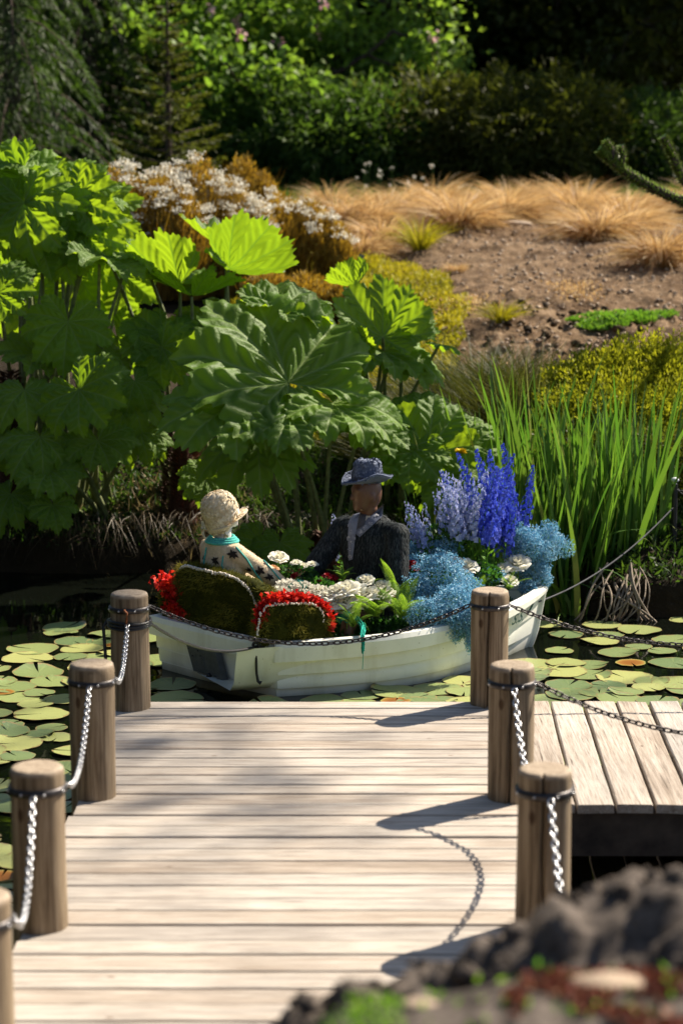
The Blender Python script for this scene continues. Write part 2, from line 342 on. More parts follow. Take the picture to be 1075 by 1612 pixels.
xs = np.concatenate([np.linspace(-400, -12, 18), np.linspace(-10, -3.6, 40), np.linspace(-3.5, 5.5, 300), np.linspace(5.6, 14, 40), np.linspace(16, 400, 18)])
ys = np.concatenate([np.linspace(-60, 2, 16), np.linspace(2.2, 6.5, 60), np.linspace(7, 14, 15), np.linspace(14.1, 19, 150), np.linspace(19.04, 32, 260), np.linspace(32.3, 62, 90), np.linspace(65, 400, 22)])
X, Y = np.meshgrid(xs, ys); Z = height(X, Y)
s = shore(X); soilmask = 1 / (1 + np.exp(-(X - .15 - .25 * fbm(X, Y, 3, 3) * 4) * 3)) * np.clip((Y - 18.2) / .8, 0, 1) * np.clip((31.5 - Y) / 1, 0, 1)
Z = Z + soilmask * (np.abs(fbm(X * 4, Y * 3, 4, 21)) * -.22 * np.clip((24 - Y) / 3, .25, 1) + fbm(X * 14, Y * 10, 2, 31) * .03) 
nearm = np.clip((6 - Y) / 1.5, 0, 1) * np.clip(Y / 2, 0, 1)
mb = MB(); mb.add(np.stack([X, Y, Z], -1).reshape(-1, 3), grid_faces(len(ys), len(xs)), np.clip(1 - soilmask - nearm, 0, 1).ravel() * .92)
tag(mb.build('ground', M['ground']), kind='structure')
# water
mb = MB(); gx = np.linspace(-60, 60, 30); gy = np.linspace(2, 22, 12); A, B = np.meshgrid(gx, gy)
WZ = -.35
mb.add(np.stack([A, B, A * 0 + WZ], -1).reshape(-1, 3), grid_faces(12, 30)); tag(mb.build('water', M['water']), kind='structure')

# ------------------------------------------------------------------ jetty and boardwalk
jt = thing('jetty', 'main straight jetty of narrow weathered boards laid crosswise', 'jetty', (0, 8, 0))
mb = MB(); y = 10.66; i = 0
while y > 4.6:
    wd = .128 + R.rand() * .03; gap = .004 + .007 * R.rand() ** 2; rz = R.normal() * .0012; dz = -R.rand() * .005
    x0 = -1.165 + R.normal() * .006; x1 = .845 + R.normal() * .006
    n = 24; t = np.linspace(x0, x1, n); wob = np.cumsum(R.normal(size=n)) * .0004
    prof = [(-.5, -.034), (-.5, -.010), (-.47, -.002), (-.40, 0), (-.12, -.0012), (.12, -.0012), (.40, 0), (.47, -.002), (.5, -.010), (.5, -.034)]
    v = np.array([[(tt, y - wd / 2 + a * wd + rz * tt + wb * (1 if abs(a) > .3 else 0) * (1 if a > 0 else .2), b + dz) for a, b in prof] for tt, wb in zip(t, wob)])
    va = R.rand(); mb.add(v.reshape(-1, 3) - [0, 8, 0], grid_faces(n, len(prof), True), va)
    for e in (0, n - 1): mb.add(v[e] - [0, 8, 0], [list(range(len(prof)))[::(1 if e else -1)]], va)
    y -= wd + gap; i += 1
mb.build('decking', M['deck'], jt, smooth=False)
for xx in (-1.02, -.16, .68): mb = MB(); box(mb, (xx, -.4, -.13), (.09, 6.0, .18)); mb.build('joist', M['beam'], jt, False)
mb = MB(); box(mb, (-.16, 2.62, -.13), (1.95, .04, .17)); mb.build('end_beam', M['beam'], jt, False)
bw = thing('boardwalk', 'side boardwalk of wide weathered boards running off to the right', 'boardwalk', (2.5, 9.7, 0))
mb = MB(); x = .862 - 2.5 - 0.0
while x < 3.6:
    wd = .153 + R.rand() * .008; t = np.linspace(-.86, .96, 20) + 0
    prof = [(0, -.04), (0, -.006), (.04, 0), (.96, 0), (1, -.006), (1, -.04)]; dz = -R.rand() * .006; tl = R.normal() * .002
    e0 = R.normal() * .006
    wob = np.cumsum(R.normal(size=20)) * .0006
    v = np.array([[(x + a * wd + .034 * (tt + .86) + wb * (a > .5), tt + (e0 if q in (0, 19) else 0), b + dz + tl * a) for a, b in prof] for q, (tt, wb) in enumerate(zip(t, wob))])
    mb.add(v.reshape(-1, 3), grid_faces(20, 6, True), R.rand())
    for e in (0, 19): mb.add(v[e], [list(range(6))[::(1 if e else -1)]], .3)
    x += wd + .0125 + R.rand() * .003
mb.build('decking', M['deck2'], bw, smooth=False)
mb = MB(); box(mb, (1.0, -.81, -.145), (5.3, .05, .20)); mb.build('edge_beam', M['beam'], bw, False)
mb = MB(); box(mb, (1.0, .85, -.145), (5.3, .05, .20)); mb.build('edge_beam', M['beam'], bw, False)

def make_post(name, label, x, y, top, rad, ca, seed, bandz=.505):
    rs = np.random.RandomState(seed); t = thing(name, label, 'post', (x, y, top - .6), (0, 0, 0))
    n = 128; zz = np.concatenate([np.linspace(-.9, .0, 12), np.linspace(.02, .565, 40)])
    pr = [(rad * (1 + .02 * sin(z * 5 + seed) - .03 * z), z) for z in zz]
    pr += [(rad * .985 * q, .6 - r_) for q, r_ in ((.99, .022), (.965, .010), (.92, .003), (.85, 0), (.6, 0.0005), (.3, .001), (.02, .001))]
    pr = np.array(pr); a = np.linspace(0, 2 * pi, n, endpoint=False)
    rr = pr[:, 0, None] * (1 + .012 * np.sin(a * 3 + seed) + .006 * np.sin(a * 7 + seed * 2 + pr[:, 1, None] * 3))
    if ca is not None:
        wob = ca + .05 * np.sin(pr[:, 1, None] * 4 + seed) + .015 * np.sin(pr[:, 1, None] * 17)
        d = (a[None] - wob + pi) % (2 * pi) - pi
        rr = rr - np.exp(-(d / .035) ** 2) * .045 * np.minimum(1, pr[:, 0, None] / rad) ** 2
    v = np.stack([rr * np.cos(a), rr * np.sin(a), np.repeat(pr[:, 1, None], n, 1)], -1)
    mb = MB(); mb.add(v.reshape(-1, 3), grid_faces(len(pr), n, True)); mb.build('trunk', M['post'], t)
    mb = MB(); bz = bandz; r = rad * 1.0
    lathe(mb, [(r - .01, bz), (r + .006, bz + .001), (r + .007, bz + .013), (r + .006, bz + .026), (r - .01, bz + .028)], 64)
    b = mb.build('metal_band', M['iron_and_shade'], t)
    mb = MB()
    for q in range(8):
        an = q * pi / 4 + .35; ellipsoid(mb, ((r + .008) * cos(an), (r + .008) * sin(an), bz + .014), (.0055, .0055, .0055), 8, 6)
    mb.build('rivets', M['galv'], b)
    return t
RAD = .1
posts = [('L1', -1.088, 10.55, .60, .099, None, 1, 'wooden post at the far left jetty corner, wrapped in black cord'),
         ('L2', -1.096, 8.985, .60, .100, None, 5, 'second wooden post on the left side of the jetty, beside lily pads'),
         ('L3', -1.102, 7.353, .60, .100, None, 3, 'blurred wooden post nearest to the camera showing whole on the left jetty side'),
         ('L4', -1.082, 5.98, .60, .100, None, 8, 'sliver of a wooden post cut by the lower left edge of the photo'),
         ('R1', .766, 10.62, .60, .099, -pi / 2 - .12, 4, 'wooden post with knots in front of the bow of the boat'),
         ('R2', .746, 8.955, .60, .100, -pi / 2 - .15, 6, 'wooden post with a long drying split at the inner corner of the side boardwalk'),
         ('R3', .733, 7.325, .60, .100, -pi / 2 - .1, 9, 'wooden post rising behind the dark soil heap')]
for k_, x, y, top, r, ca, sd_, lb in posts: make_post('wooden_post', lb, x, y, top, r, ca, sd_)

def link_mesh(L, Wd, r):
    n, m = 20, 7; s = L / 2 - Wd / 2; c = []
    for i in range(n):
        a = 2 * pi * i / n; c.append((cos(a) * (Wd / 2 - r) + (s if cos(a) > 1e-6 else -s if cos(a) < -1e-6 else 0), sin(a) * (Wd / 2 - r), 0))
    c = np.array(c); t = unit(np.roll(c, -1, 0) - np.roll(c, 1, 0)); zz = np.array([0, 0, 1.]); sd_ = np.cross(t, zz)
    b = np.linspace(0, 2 * pi, m, endpoint=False)
    v = c[:, None] + r * (sd_[:, None] * np.cos(b)[None, :, None] + zz * np.sin(b)[None, :, None])
    f = grid_faces(n + 1, m, True) % (n * m); return v.reshape(-1, 3), f
def chain(label, a, b, sag, mat, pitch=.0315, group=None, tilt=.4, vary=0.):
    a = np.array(a, float); b = np.array(b, float)
    t = np.linspace(0, 1, 400); c = a + (b - a) * t[:, None]; c[:, 2] -= 4 * sag * t * (1 - t)
    dl = np.concatenate([[0], np.cumsum(np.linalg.norm(np.diff(c, axis=0), axis=1))]); k_ = int(dl[-1] / pitch)
    lv, lf = link_mesh(pitch + .015, .028, .0042); mb = MB()
    for i in range(k_):
        l0 = (i + .5) / k_ * dl[-1]; p = np.array([np.interp(l0, dl, c[:, q]) for q in range(3)]); q2 = np.array([np.interp(min(l0 + .01, dl[-1]), dl, c[:, q]) - np.interp(max(0, l0 - .01), dl, c[:, q]) for q in range(3)])
        X_ = q2 / np.linalg.norm(q2); Y_ = np.cross([0, 0, 1.], X_); Y_ /= np.linalg.norm(Y_) + 1e-9; Z_ = np.cross(X_, Y_)
        an = tilt + (pi / 2 if i % 2 else 0) + R.normal() * .09; y2 = Y_ * cos(an) + Z_ * sin(an); z2 = -Y_ * sin(an) + Z_ * cos(an)
        mb.add(p + lv[:, :1] * X_ + lv[:, 1:2] * y2 + lv[:, 2:] * z2, lf)
    return tag(mb.build('chain', M[mat]), label, 'chain', group)
bz = .517
cL1 = (-1.088, 10.55); cL2 = (-1.096, 8.985); cL3 = (-1.102, 7.353); cL4 = (-1.082, 5.98); cR1 = (.766, 10.62); cR2 = (.746, 8.955); cR3 = (.733, 7.325)
chain('dark backlit chain sagging along the far end of the jetty in front of the boat', (cL1[0] + .107, cL1[1], bz + .01), (cR1[0] - .108, cR1[1], bz), .20, 'iron_and_shade')
chain('bright galvanised chain between the far left post and the second left post', (cL1[0] + 0.0, cL1[1] - .115, bz - .06), (cL2[0] + .1, cL2[1] + .05, bz - .01), .10, 'galv')
chain('bright galvanised chain between the second left post and the blurred left post', (cL2[0] - .0, cL2[1] - .11, bz), (cL3[0] + .11, cL3[1] + .04, bz), .12, 'galv')
chain('blurred galvanised chain hanging down the nearest whole post on the left', (cL3[0] - .0, cL3[1] - .115, bz), (cL4[0] + .105, cL4[1] + .05, bz - .02), .16, 'galv')
chain('galvanised chain hanging between the split post and the post behind the soil heap', (cR2[0] + .0, cR2[1] - .115, bz), (cR3[0] + .05, cR3[1] + .105, bz), .26, 'galv')
chain('galvanised chain hanging down the post behind the soil heap', (cR3[0] + .01, cR3[1] - .115, bz), (.74, 5.72, .50), .27, 'galv')
chain('dark backlit chain running right over the pond from the post by the bow', (cR1[0] + .107, cR1[1], bz), (2.75, 10.62, .50), .20, 'iron_and_shade')
chain('dark backlit chain running right over the side boardwalk from the split post', (cR2[0] + .107, cR2[1], bz), (2.65, 8.95, .50), .24, 'iron_and_shade')
# rusty hook on far left post
h = MB(); tube(h, [(-1.10, 10.445, bz + .012), (-1.10, 10.42, bz + .014), (-1.085, 10.415, bz), (-1.09, 10.42, bz - .03), (-1.092, 10.43, bz - .055)], .006, 8)
tag(h.build('hook', M['rust']), 'small rusty hook on the band of the far left post', 'hook')
# black cord
cd = MB()
for q in range(3):
    a = np.linspace(0, 2 * pi, 60); tube(cd, np.stack([cL1[0] + .109 * np.cos(a), cL1[1] + .109 * np.sin(a), .455 - q * .014 + .004 * np.sin(a * 2 + q)], 1), .0075, 7, cap=False)
tube(cd, [(cL1[0] - .112, cL1[1] + .02, .45), (cL1[0] - .135, cL1[1], .42), (cL1[0] - .125, cL1[1] - .02, .28), (cL1[0] - .118, cL1[1] - .03, .12), (cL1[0] - .09, cL1[1] - .07, .05)], .009, 7)
e0 = np.array([cL1[0] + .109, cL1[1] + .02, .43]); e1 = np.array(P(403, 1018, y=12.06)); t = np.linspace(0, 1, 40)[:, None]
c = e0 + (e1 - e0) * t; c[:, 2] -= (.30 * t * (1 - t))[:, 0]; tube(cd, c, .0085, 7)
tube(cd, [e1, e1 + [.05, 0, 0]], .009, 7)
a = np.linspace(0, 2 * pi, 24); tube(cd, np.stack([e1[0] + .017 * np.cos(a), np.full(24, e1[1] - .012), e1[2] + .005 + .024 * np.sin(a)], 1), .009, 7, cap=False)
tube(cd, [e1 + [0, -.02, 0], e1 + [.002, -.02, -.08], e1 + [.004, -.02, -.16], e1 + [.012, -.02, -.205], e1 + [.03, -.02, -.215]], [.009, .008, .008, .009, .014], 7)
tag(cd.build('mooring_rope', M['rubber']), 'black rubber cord from the far left post to the stern corner of the boat', 'rope')
# ------------------------------------------------------------------ boat
BM = np.array([-.7835, 12.476, WZ]); BA = radians(26.5); BX = np.array([cos(BA), sin(BA), 0]); BY = np.array([-sin(BA), cos(BA), 0])
def BL(x, y, z): return BM + BX * x + BY * y + np.array([0, 0, z])
def onboat(px, py, off=0.0):
    """point above the boat's centre line (shifted off metres to port) through a pixel column"""
    u = (px - 537.5) / F; yy = 12.5
    for _ in range(20):
        p = P(px, py, y=yy); yy = 12.476 + (p.x + .7835) * math.tan(BA) + off / cos(BA)
    return np.array(P(px, py, y=yy))
BLn = 2.36
def beam(s): return .655 * (1 - ((s - .4) / .6) ** 2 * .0 - max(0, (s - .4) / .6) ** 1.9) if s > .4 else .655 - .125 * ((.4 - s) / .4) ** 1.6
def zg(s): return .33 + .055 * s * s
def rimh(s): return .106 * (1 - .78 * s ** 2.5)
def hullpt(s, f, z, side):
    s = min(max(s, 0), 1); ff = f ** (1 + 7 * s ** 4); y = beam(s) * ff * side
    x = s * BLn - (.22 * (zg(s) - z) + .5 * max(0, .12 - z) ** 1.5) * s ** 6 + .10 * (zg(s) - z) * max(0, 1 - s * 3) - .35 * y * max(0, 1 - s / .4)
    return (x, y, z)
boat = thing('rowing_boat', 'small white clinker rowing boat filled with flowers moored beside the jetty', 'boat', tuple(BM), (0, 0, BA))
NS = 48; ss = np.linspace(0, 1, NS)
def planks(s):
    zr = zg(s) - rimh(s); L_ = [(1, zg(s)), (.985, zr)]
    for a, f in ((.66, .968), (.33, .945), (0.0, .91)):
        z = zr * a + (1 - a) * -.035; L_ += [(f, z)]
    return L_ + [(.66, -.11), (.02, -.15)]
mb = MB()
for side in (-1, 1):
    rows = []
    for s in ss:
        pl = planks(s); row = []
        for i in range(len(pl) - 1):
            (f0, z0), (f1, z1) = pl[i], pl[i + 1]; st = .027 if i in (1, 2, 3, 4) else 0
            k_ = 3
            for q in range(k_ + 1):
                t_ = q / k_; bulge = .008 * sin(pi * t_); p = list(hullpt(s, f0 + (f1 - f0) * t_, z0 + (z1 - z0) * t_, side))
                p[1] += side * (bulge - (st * (1 - t_) if i < 5 else 0)) * min(1, (1 - s) * 6 + .0); row.append(p)
        rows.append(row)
    v = np.array(rows); m_ = v.shape[1]; f = grid_faces(NS, m_)
    mb.add(v.reshape(-1, 3), f if side < 0 else f[:, ::-1])
    if side < 0: st_r = v[0]
    else: st_l = v[0]
n_ = len(st_r)  # transom: bridge the two sides
tv = np.stack([st_r + (st_l - st_r) * t_ for t_ in np.linspace(0, 1, 9)], 0); tv[..., 0] -= (.025 * np.sin(np.linspace(0, pi, 9)))[:, None]
mb.add(tv.reshape(-1, 3), grid_faces(9, n_)[:, ::-1])
hull = mb.build('hull', M['boat'], boat, smooth=False)
for p_ in hull.data.polygons: p_.use_smooth = True
try: hull.data.set_sharp_from_angle(angle=radians(28))
except Exception: pass
mb = MB(); rows = []   # inner shell and sole
for s in np.linspace(.03, .97, 30):
    rows.append([[hullpt(s, .93, 0, 1)[0], sd_ * max(.01, beam(s) * f_ - .03), z_] for sd_, f_, z_ in ((-1, 1, zg(s) - .01), (-1, .9, .1), (-1, .8, .05), (1, .8, .05), (1, .9, .1), (1, 1, zg(s) - .01))])
v = np.array(rows); mb.add(v.reshape(-1, 3), grid_faces(30, 6)); mb.build('lining', M['boat'], boat)
loop = [hullpt(s, 1, zg(s), -1) for s in ss[::-1]] + [(hullpt(0, 1, .33, -1)[0] * (1 - t_) + hullpt(0, 1, .33, 1)[0] * t_ - .025 * sin(pi * t_), -beam(0) + 2 * beam(0) * t_, .33) for t_ in np.linspace(0, 1, 10)[1:-1]] + [hullpt(s, 1, zg(s), 1) for s in ss]
lp = np.array(loop); rh = np.array([rimh(s) for s in ss[::-1]] + [.106] * 8 + [rimh(s) for s in ss]) / .106; tg = np.gradient(lp, axis=0); tg[:, 2] = 0; tg = unit(tg); nr = np.stack([-tg[:, 1], tg[:, 0], tg[:, 2]], 1)
if np.dot(nr[NS // 2], [0, -1, 0]) < 0: nr = -nr
pr = [(.024, -.106), (.026, -.02), (.014, .010), (-.028, .013), (-.034, .002), (-.034, -.03), (-.004, -.035), (-.004, -.106)]
v = lp[:, None] + np.array([[nr[i] * a + np.array([0, 0, b * (rh[i] if b < 0 else 1)]) for a, b in pr] for i in range(len(lp))])
mb = MB(); mb.add(v.reshape(-1, 3), grid_faces(len(lp), 8, True)[:, ::-1])
g_ = mb.build('gunwale', M['boat'], boat, smooth=False); 
mb = MB(); sx0 = hullpt(1, 1, .3, 1)[0]
tube(mb, [(hullpt(1, 1, z_, 1)[0] + .004, 0, z_) for z_ in np.linspace(zg(1) + .01, -.13, 12)], .020, 10); mb.build('stem', M['boat'], boat)
pad = MB(); dv = unit(np.array([-.35, 1, 0])); ang = math.atan2(dv[1], dv[0])
oc = np.array([-.35 * .06, .06, 0])
def tq(a, z, d=0.0): p = np.array([-.35 * (a), a, z]); p[0] += .10 * (.33 - z) - .04 - d; return p
def slab(mb, a0, a1, z0, z1, skew, d0, d1):
    c_ = [(a0 - skew * 0, z0), (a1, z0), (a1 + skew, z1), (a0 + skew, z1)]
    v = np.array([tq(a, z, d) for d in (d0, d1) for a, z in c_]); mb.add(v, [[0, 1, 2, 3], [7, 6, 5, 4], [0, 4, 5, 1], [1, 5, 6, 2], [2, 6, 7, 3], [3, 7, 4, 0]])
slab(pad, -.13, .11, .06, .225, .04, 0, .03); slab(pad, -.155, -.105, .05, .225, .04, .005, .045)
slab(pad, .0, .03, .105, .16, .01, .03, .034)
pad.build('outboard_pad', M['pad'], boat, False)
mb = MB()
for a, z in ((.10, .2), (.02, .2), (.07, .16), (0.0, .17)):
    mb = MB(); ellipsoid(mb, tq(a + .03, z, .034), (.005, .005, .005), 8, 6); mb.build('bolt', M['iron_and_shade'], boat)
mb = MB(); ellipsoid(mb, tq(-.03, .055, .035), (.02, .013, .02), 10, 8); mb.build('drain_plug', M['iron_and_shade'], boat)
cu = bpy.data.curves.new('t', 'FONT'); cu.body = 'S.S.'; cu.size = .125; cu.shear = .35; cu.resolution_u = 4; cu.offset = .002
to = bpy.data.objects.new('t', cu); COL.objects.link(to); dg = bpy.context.evaluated_depsgraph_get()
tm = bpy.data.meshes.new_from_object(to.evaluated_get(dg)); bpy.data.objects.remove(to)
tm.name = 'lettering'; tm.materials.clear(); tm.materials.append(M['dgreen'])
def onhull(u, v, push=.020):
    s = .815 + u / BLn; z = .232 + v + .03 * (s - .8); z0, z1 = zg(s) - rimh(s), -.035
    f = .985 + (.91 - .985) * (z0 - z) / (z0 - z1); p = hullpt(s, f, z, -1); return (p[0] + push * .35, p[1] - push - .004, p[2])
for q in tm.vertices: q.co = onhull(q.co.x * .95, q.co.y * .8)
ob('lettering', tm, boat)
mb = MB(); st_ = [onhull(.225 + .06 * t_, .02 + .085 * t_, .014) for t_ in np.linspace(0, 1, 6)]; tube(mb, st_, [.003, .006, .007, .007, .006, .003], 6)
st_ = [onhull(.22 + .11 * t_, .10 + .01 * t_, .012) for t_ in np.linspace(0, 1, 6)]; mb.build('painted_stroke', M['dgreen'], boat)
# filling of dark moss and leaves so that no bare floor shows: greenery bed
mb = MB(); n = 9000; s_ = R.rand(n) * .84 + .05; f_ = (R.rand(n) * 2 - 1) * .8 * np.where(s_ > .7, .6, 1)
pts = np.array([BL(a * BLn, b * beam(a), .10 + .17 * R.rand() + .10 * max(0, a - .6)) for a, b in zip(s_, f_)])
D = unit(sph(n) + [0, 0, .8]); leaves(mb, pts, D, sph(n), .03 + .04 * R.rand(n), .018 + .015 * R.rand(n), R.rand(n))
tag(mb.build('greenery', M['rleaf']), 'dark green leaf filling under the flowers in the boat', 'foliage', kind='stuff')

# ------------------------------------------------------------------ helpers on surfaces
def surf(o, n, world=True):
    me = o.data; me.calc_loop_triangles(); T = np.array([t.vertices[:] for t in me.loop_triangles]); V = np.array([v.co[:] for v in me.vertices])
    W_ = np.array(o.matrix_world) if world else np.eye(4); V = V @ W_[:3, :3].T + W_[:3, 3]
    a, b, c = V[T[:, 0]], V[T[:, 1]], V[T[:, 2]]; nn = np.cross(b - a, c - a); ar = np.linalg.norm(nn, axis=1)
    i = R.choice(len(T), n, p=ar / ar.sum()); r1 = np.sqrt(R.rand(n))[:, None]; r2 = R.rand(n)[:, None]
    return a[i] * (1 - r1) + b[i] * r1 * (1 - r2) + c[i] * r1 * r2, unit(nn[i])
from mathutils.bvhtree import BVHTree
def caster(o):
    me = o.data; W_ = o.matrix_world; return BVHTree.FromPolygons([W_ @ v.co for v in me.vertices], [p.vertices[:] for p in me.polygons])
def hit(bv, px, py):
    o = Vector((0, 0, HC)); d = (P(px, py, y=10) - o).normalized(); r = bv.ray_cast(o, d); return (np.array(r[0]), np.array(r[1])) if r[0] is not None else (None, None)
def tolocal(root, pts): 
    m = np.array(root.matrix_world.inverted()); return np.asarray(pts) @ m[:3, :3].T + m[:3, 3]
def upd(): bpy.context.view_layer.update()
def capsule(mb, a, b, ra, rb, n=14):
    a = np.array(a, float); b = np.array(b, float); t = np.linspace(0, 1, 7)[:, None]
    tube(mb, a + (b - a) * t, ra + (rb - ra) * t[:, 0], n); ellipsoid(mb, a, (ra,) * 3); ellipsoid(mb, b, (rb,) * 3)
def stack(mb, rings, n=28):
    """rings: (x, y, z, rx, ry)"""
    r = np.array(rings, float); k_ = len(r); tt = np.linspace(0, k_ - 1, k_ * 4); rr = np.stack([np.interp(tt, np.arange(k_), r[:, i]) for i in range(5)], 1)
    a = np.linspace(0, 2 * pi, n, endpoint=False)
    v = np.stack([rr[:, 0, None] + rr[:, 3, None] * np.cos(a), rr[:, 1, None] + rr[:, 4, None] * np.sin(a), np.repeat(rr[:, 2, None], n, 1)], -1)
    mb.add(v.reshape(-1, 3), grid_faces(len(rr), n, True))
    for e, s_ in ((0, 1), (-1, -1)): mb.add(v[e], [list(range(n))[::-s_]])
def hand(mb, w, d, up):
    """small palm with four fingers and a thumb, curled down"""
    w = np.array(w, float); d = unit(np.array(d, float)); s_ = unit(np.cross(d, up)); u_ = np.cross(s_, d)
    capsule(mb, w, w + d * .05, .024, .026)
    for i, (o_, L_) in enumerate(((-.027, .06), (-.009, .07), (.009, .066), (.026, .052))):
        b = w + d * .065 + s_ * o_; capsule(mb, b - d * .02, b + d * L_ * .5, .0105, .0095, 8); capsule(mb, b + d * L_ * .5, b + d * L_ * .8 - u_ * L_ * .45, .0095, .008, 8)
    capsule(mb, w + s_ * -.02, w + d * .045 + s_ * -.055 - u_ * .01, .012, .009, 8)
# ------------------------------------------------------------------ man
mskin = flat('brown_mannequin', (.115, .055, .032), .42, spec=.4, ns=12, amt=.2)
pm = onboat(582, 900, .06); MZ = .03
man = thing('mannequin', 'dark brown faceless mannequin in a trilby and charcoal knitted coat seated in the boat', 'mannequin', (pm[0], pm[1], MZ - .02), (0, 0, math.atan2(-.80, -.60)))
upd()
hd = radians(28 * -1)   # head turned to his right (screen left)
def rotz(p, a, c=(0, 0, 0)): p = np.asarray(p, float) - c; return np.stack([p[..., 0] * cos(a) - p[..., 1] * sin(a), p[..., 0] * sin(a) + p[..., 1] * cos(a), p[..., 2]], -1) + c
b = MB()
stack(b, [(0, 0, 0, .11, .15), (0, 0, .2, .095, .13), (0, 0, .4, .10, .165), (0, 0, .5, .075, .17), (-.005, 0, .545, .06, .08), (0, 0, .57, .05, .055), (.01, 0, .64, .05, .054)])
hm = MB(); ellipsoid(hm, (.02, 0, .745), (.092, .074, .115), 24, 18); ellipsoid(hm, (.045, 0, .685), (.062, .056, .062)); ellipsoid(hm, (.075, 0, .655), (.03, .032, .024))
capsule(hm, (.108, 0, .755), (.119, 0, .715), .008, .013, 8); ellipsoid(hm, (.02, .074, .725), (.018, .009, .028)); ellipsoid(hm, (.02, -.074, .725), (.018, .009, .028))
capsule(hm, (.09, -.035, .765), (.09, .035, .765), .017, .017, 8)
def merge(dst, src, fn):
    off = dst.n
    V = np.concatenate(src.v)
    dst.v.append(fn(V)); dst.n += len(V)
    for f, m in zip(src.f, src.m): dst.f.append(f + off); dst.m.append(m)
    dst.a.append(np.concatenate(src.a))
merge(b, hm, lambda v: (rotz(v, hd) - [0, 0, .74]) * 1.08 + [0, 0, .732])
for sgn, el, ha in ((-1, (.17, -.30, .27), (.39, -.36, .11)), (1, (.10, .28, .22), (.40, .16, .09))):
    capsule(b, (0, sgn * .18, .475), el, .05, .042); capsule(b, el, ha, .04, .028); hand(b, np.array(ha), np.array(ha) - el, (0, 0, 1))
for sgn in (-1, 1): capsule(b, (.02, sgn * .09, .04), (.34, sgn * .11, .03), .075, .06); capsule(b, (.34, sgn * .11, .03), (.42, sgn * .11, -.16), .055, .04)
body = remesh(b, 'body', mskin, .0075, 5, man)
# coat
k = N('charcoal_knit'); wv = k.noise(1, 3, .6, k.coord((60, 60, 10)), .5); k.set(color=k.ramp(wv, [(.3, (.006, .008, .009)), (.6, (.03, .036, .038)), (.8, (.08, .09, .09))]), rough=.85, spec=.15); k.bump(wv, .9, .01); M['coat'] = k.m
M['yarn'] = leafmat('charcoal_yarn', [(.004, .006, .007), (.013, .018, .020), (.065, .075, .078)], None, rough=.7, ns=30)
b = MB()
stack(b, [(0, 0, -.03, .14, .185), (0, 0, .18, .12, .16), (0, 0, .38, .132, .21), (0, 0, .49, .105, .215), (-.012, 0, .555, .085, .145), (-.018, 0, .59, .064, .085)])
for sgn, el, ha in ((-1, (.17, -.30, .27), (.37, -.355, .12)), (1, (.10, .285, .22), (.37, .165, .10))):
    capsule(b, (0, sgn * .10, .505), (0, sgn * .21, .485), .062, .076); capsule(b, (0, sgn * .21, .478), el, .076, .066); capsule(b, el, ha, .060, .047)
coat = remesh(b, 'coat', M['coat'], .009, 6, man); upd()
def drape(o, n, L, W, mat, name, lift=.002, var=None, down=(0, 0, -1), jit=.25, seg=3):
    p, nn = surf(o, n); dn = np.array(down, float) + 0 * p; T_ = unit(dn - nn * (dn * nn).sum(1)[:, None] + R.normal(size=p.shape) * jit * .5)
    S_ = unit(np.cross(T_, nn)); m_ = MB(); LL = L * (.6 + .8 * R.rand(n))
    blades(m_, tolocal(root_, p + nn * lift), T_ @ rl, LL, W, (nn @ rl) * .03, seg, R.rand(n) if var is None else var, S=S_ @ rl)
    return m_.build(name, mat, o.parent)
root_ = man; rl = np.array(man.matrix_world)[:3, :3]
yn = drape(coat, 15000, .026, .006, M['yarn'], 'knit_ribs', .0035, jit=.10)
# lapels, shirt, tie: laid on the coat along rays
cb = caster(coat)
def patch(name, mat, polys, bv, push, root, nseg=8, parent=None):
    m_ = MB()
    for quad in polys:
        q = np.array(quad, float); n_ = nseg; g = []
        for a in np.linspace(0, 1, n_):
            for c_ in np.linspace(0, 1, 5):
                px, py = (q[0] * (1 - c_) + q[1] * c_) * (1 - a) + (q[3] * (1 - c_) + q[2] * c_) * a
                h_, nn = hit(bv, px, py); 
                if h_ is None: h_ = g[-1] if g else onboat(px, py)
                else: h_ = h_ + nn * push * (1 + .5 * sin(c_ * pi))
                g.append(h_)
        m_.add(tolocal(root, np.array(g)), grid_faces(n_, 5), R.rand())
    return m_.build(name, mat, parent or root)
shirt = flat('cream_shirt', (.62, .52, .38), .8, ns=60, bump=.4)
lap = leafmat('grey_blue_petals', [(.10, .11, .15), (.24, .26, .33), (.50, .48, .48)], None, rough=.7, ns=25)
b = MB(); stack(b, [(-.004, 0, .535, .078, .088), (0, 0, .565, .064, .068), (.003, 0, .595, .058, .062)]); sh = remesh(b, 'shirt_collar', shirt, .006, 2, man)
patch('shirt_front', shirt, [[(568, 802), (597, 800), (566, 835), (562, 830)]], cb, .008, man)
patch('lapel', lap, [[(551, 822), (568, 805), (562, 840), (550, 845)], [(550, 845), (562, 840), (557, 880), (551, 882)]], cb, .013, man)
patch('lapel', lap, [[(604, 793), (614, 803), (568, 846), (560, 838)]], cb, .013, man)
lf = MB(); 
for (px, py) in [(553, 828), (557, 838), (552, 848), (556, 856), (553, 866), (554, 876), (608, 800), (600, 809), (592, 815), (585, 824), (577, 832), (569, 838), (562, 816), (560, 846)]:
    h_, nn = hit(cb, px, py)
    if h_ is not None:
        for q in range(5):
            d_ = unit(np.cross(nn, sph(1)[0])); leaves(lf, [tolocal(man, h_ + nn * .018)], [d_ @ rl], [nn @ rl], .02, .024, R.rand())
lf.build('lapel_petals', lap, man)
tie = flat('dark_tie', (.06, .055, .06), .6, ns=50); patch('tie', tie, [[(571, 800), (579, 802), (576, 828), (563, 836)]], cb, .017, man)
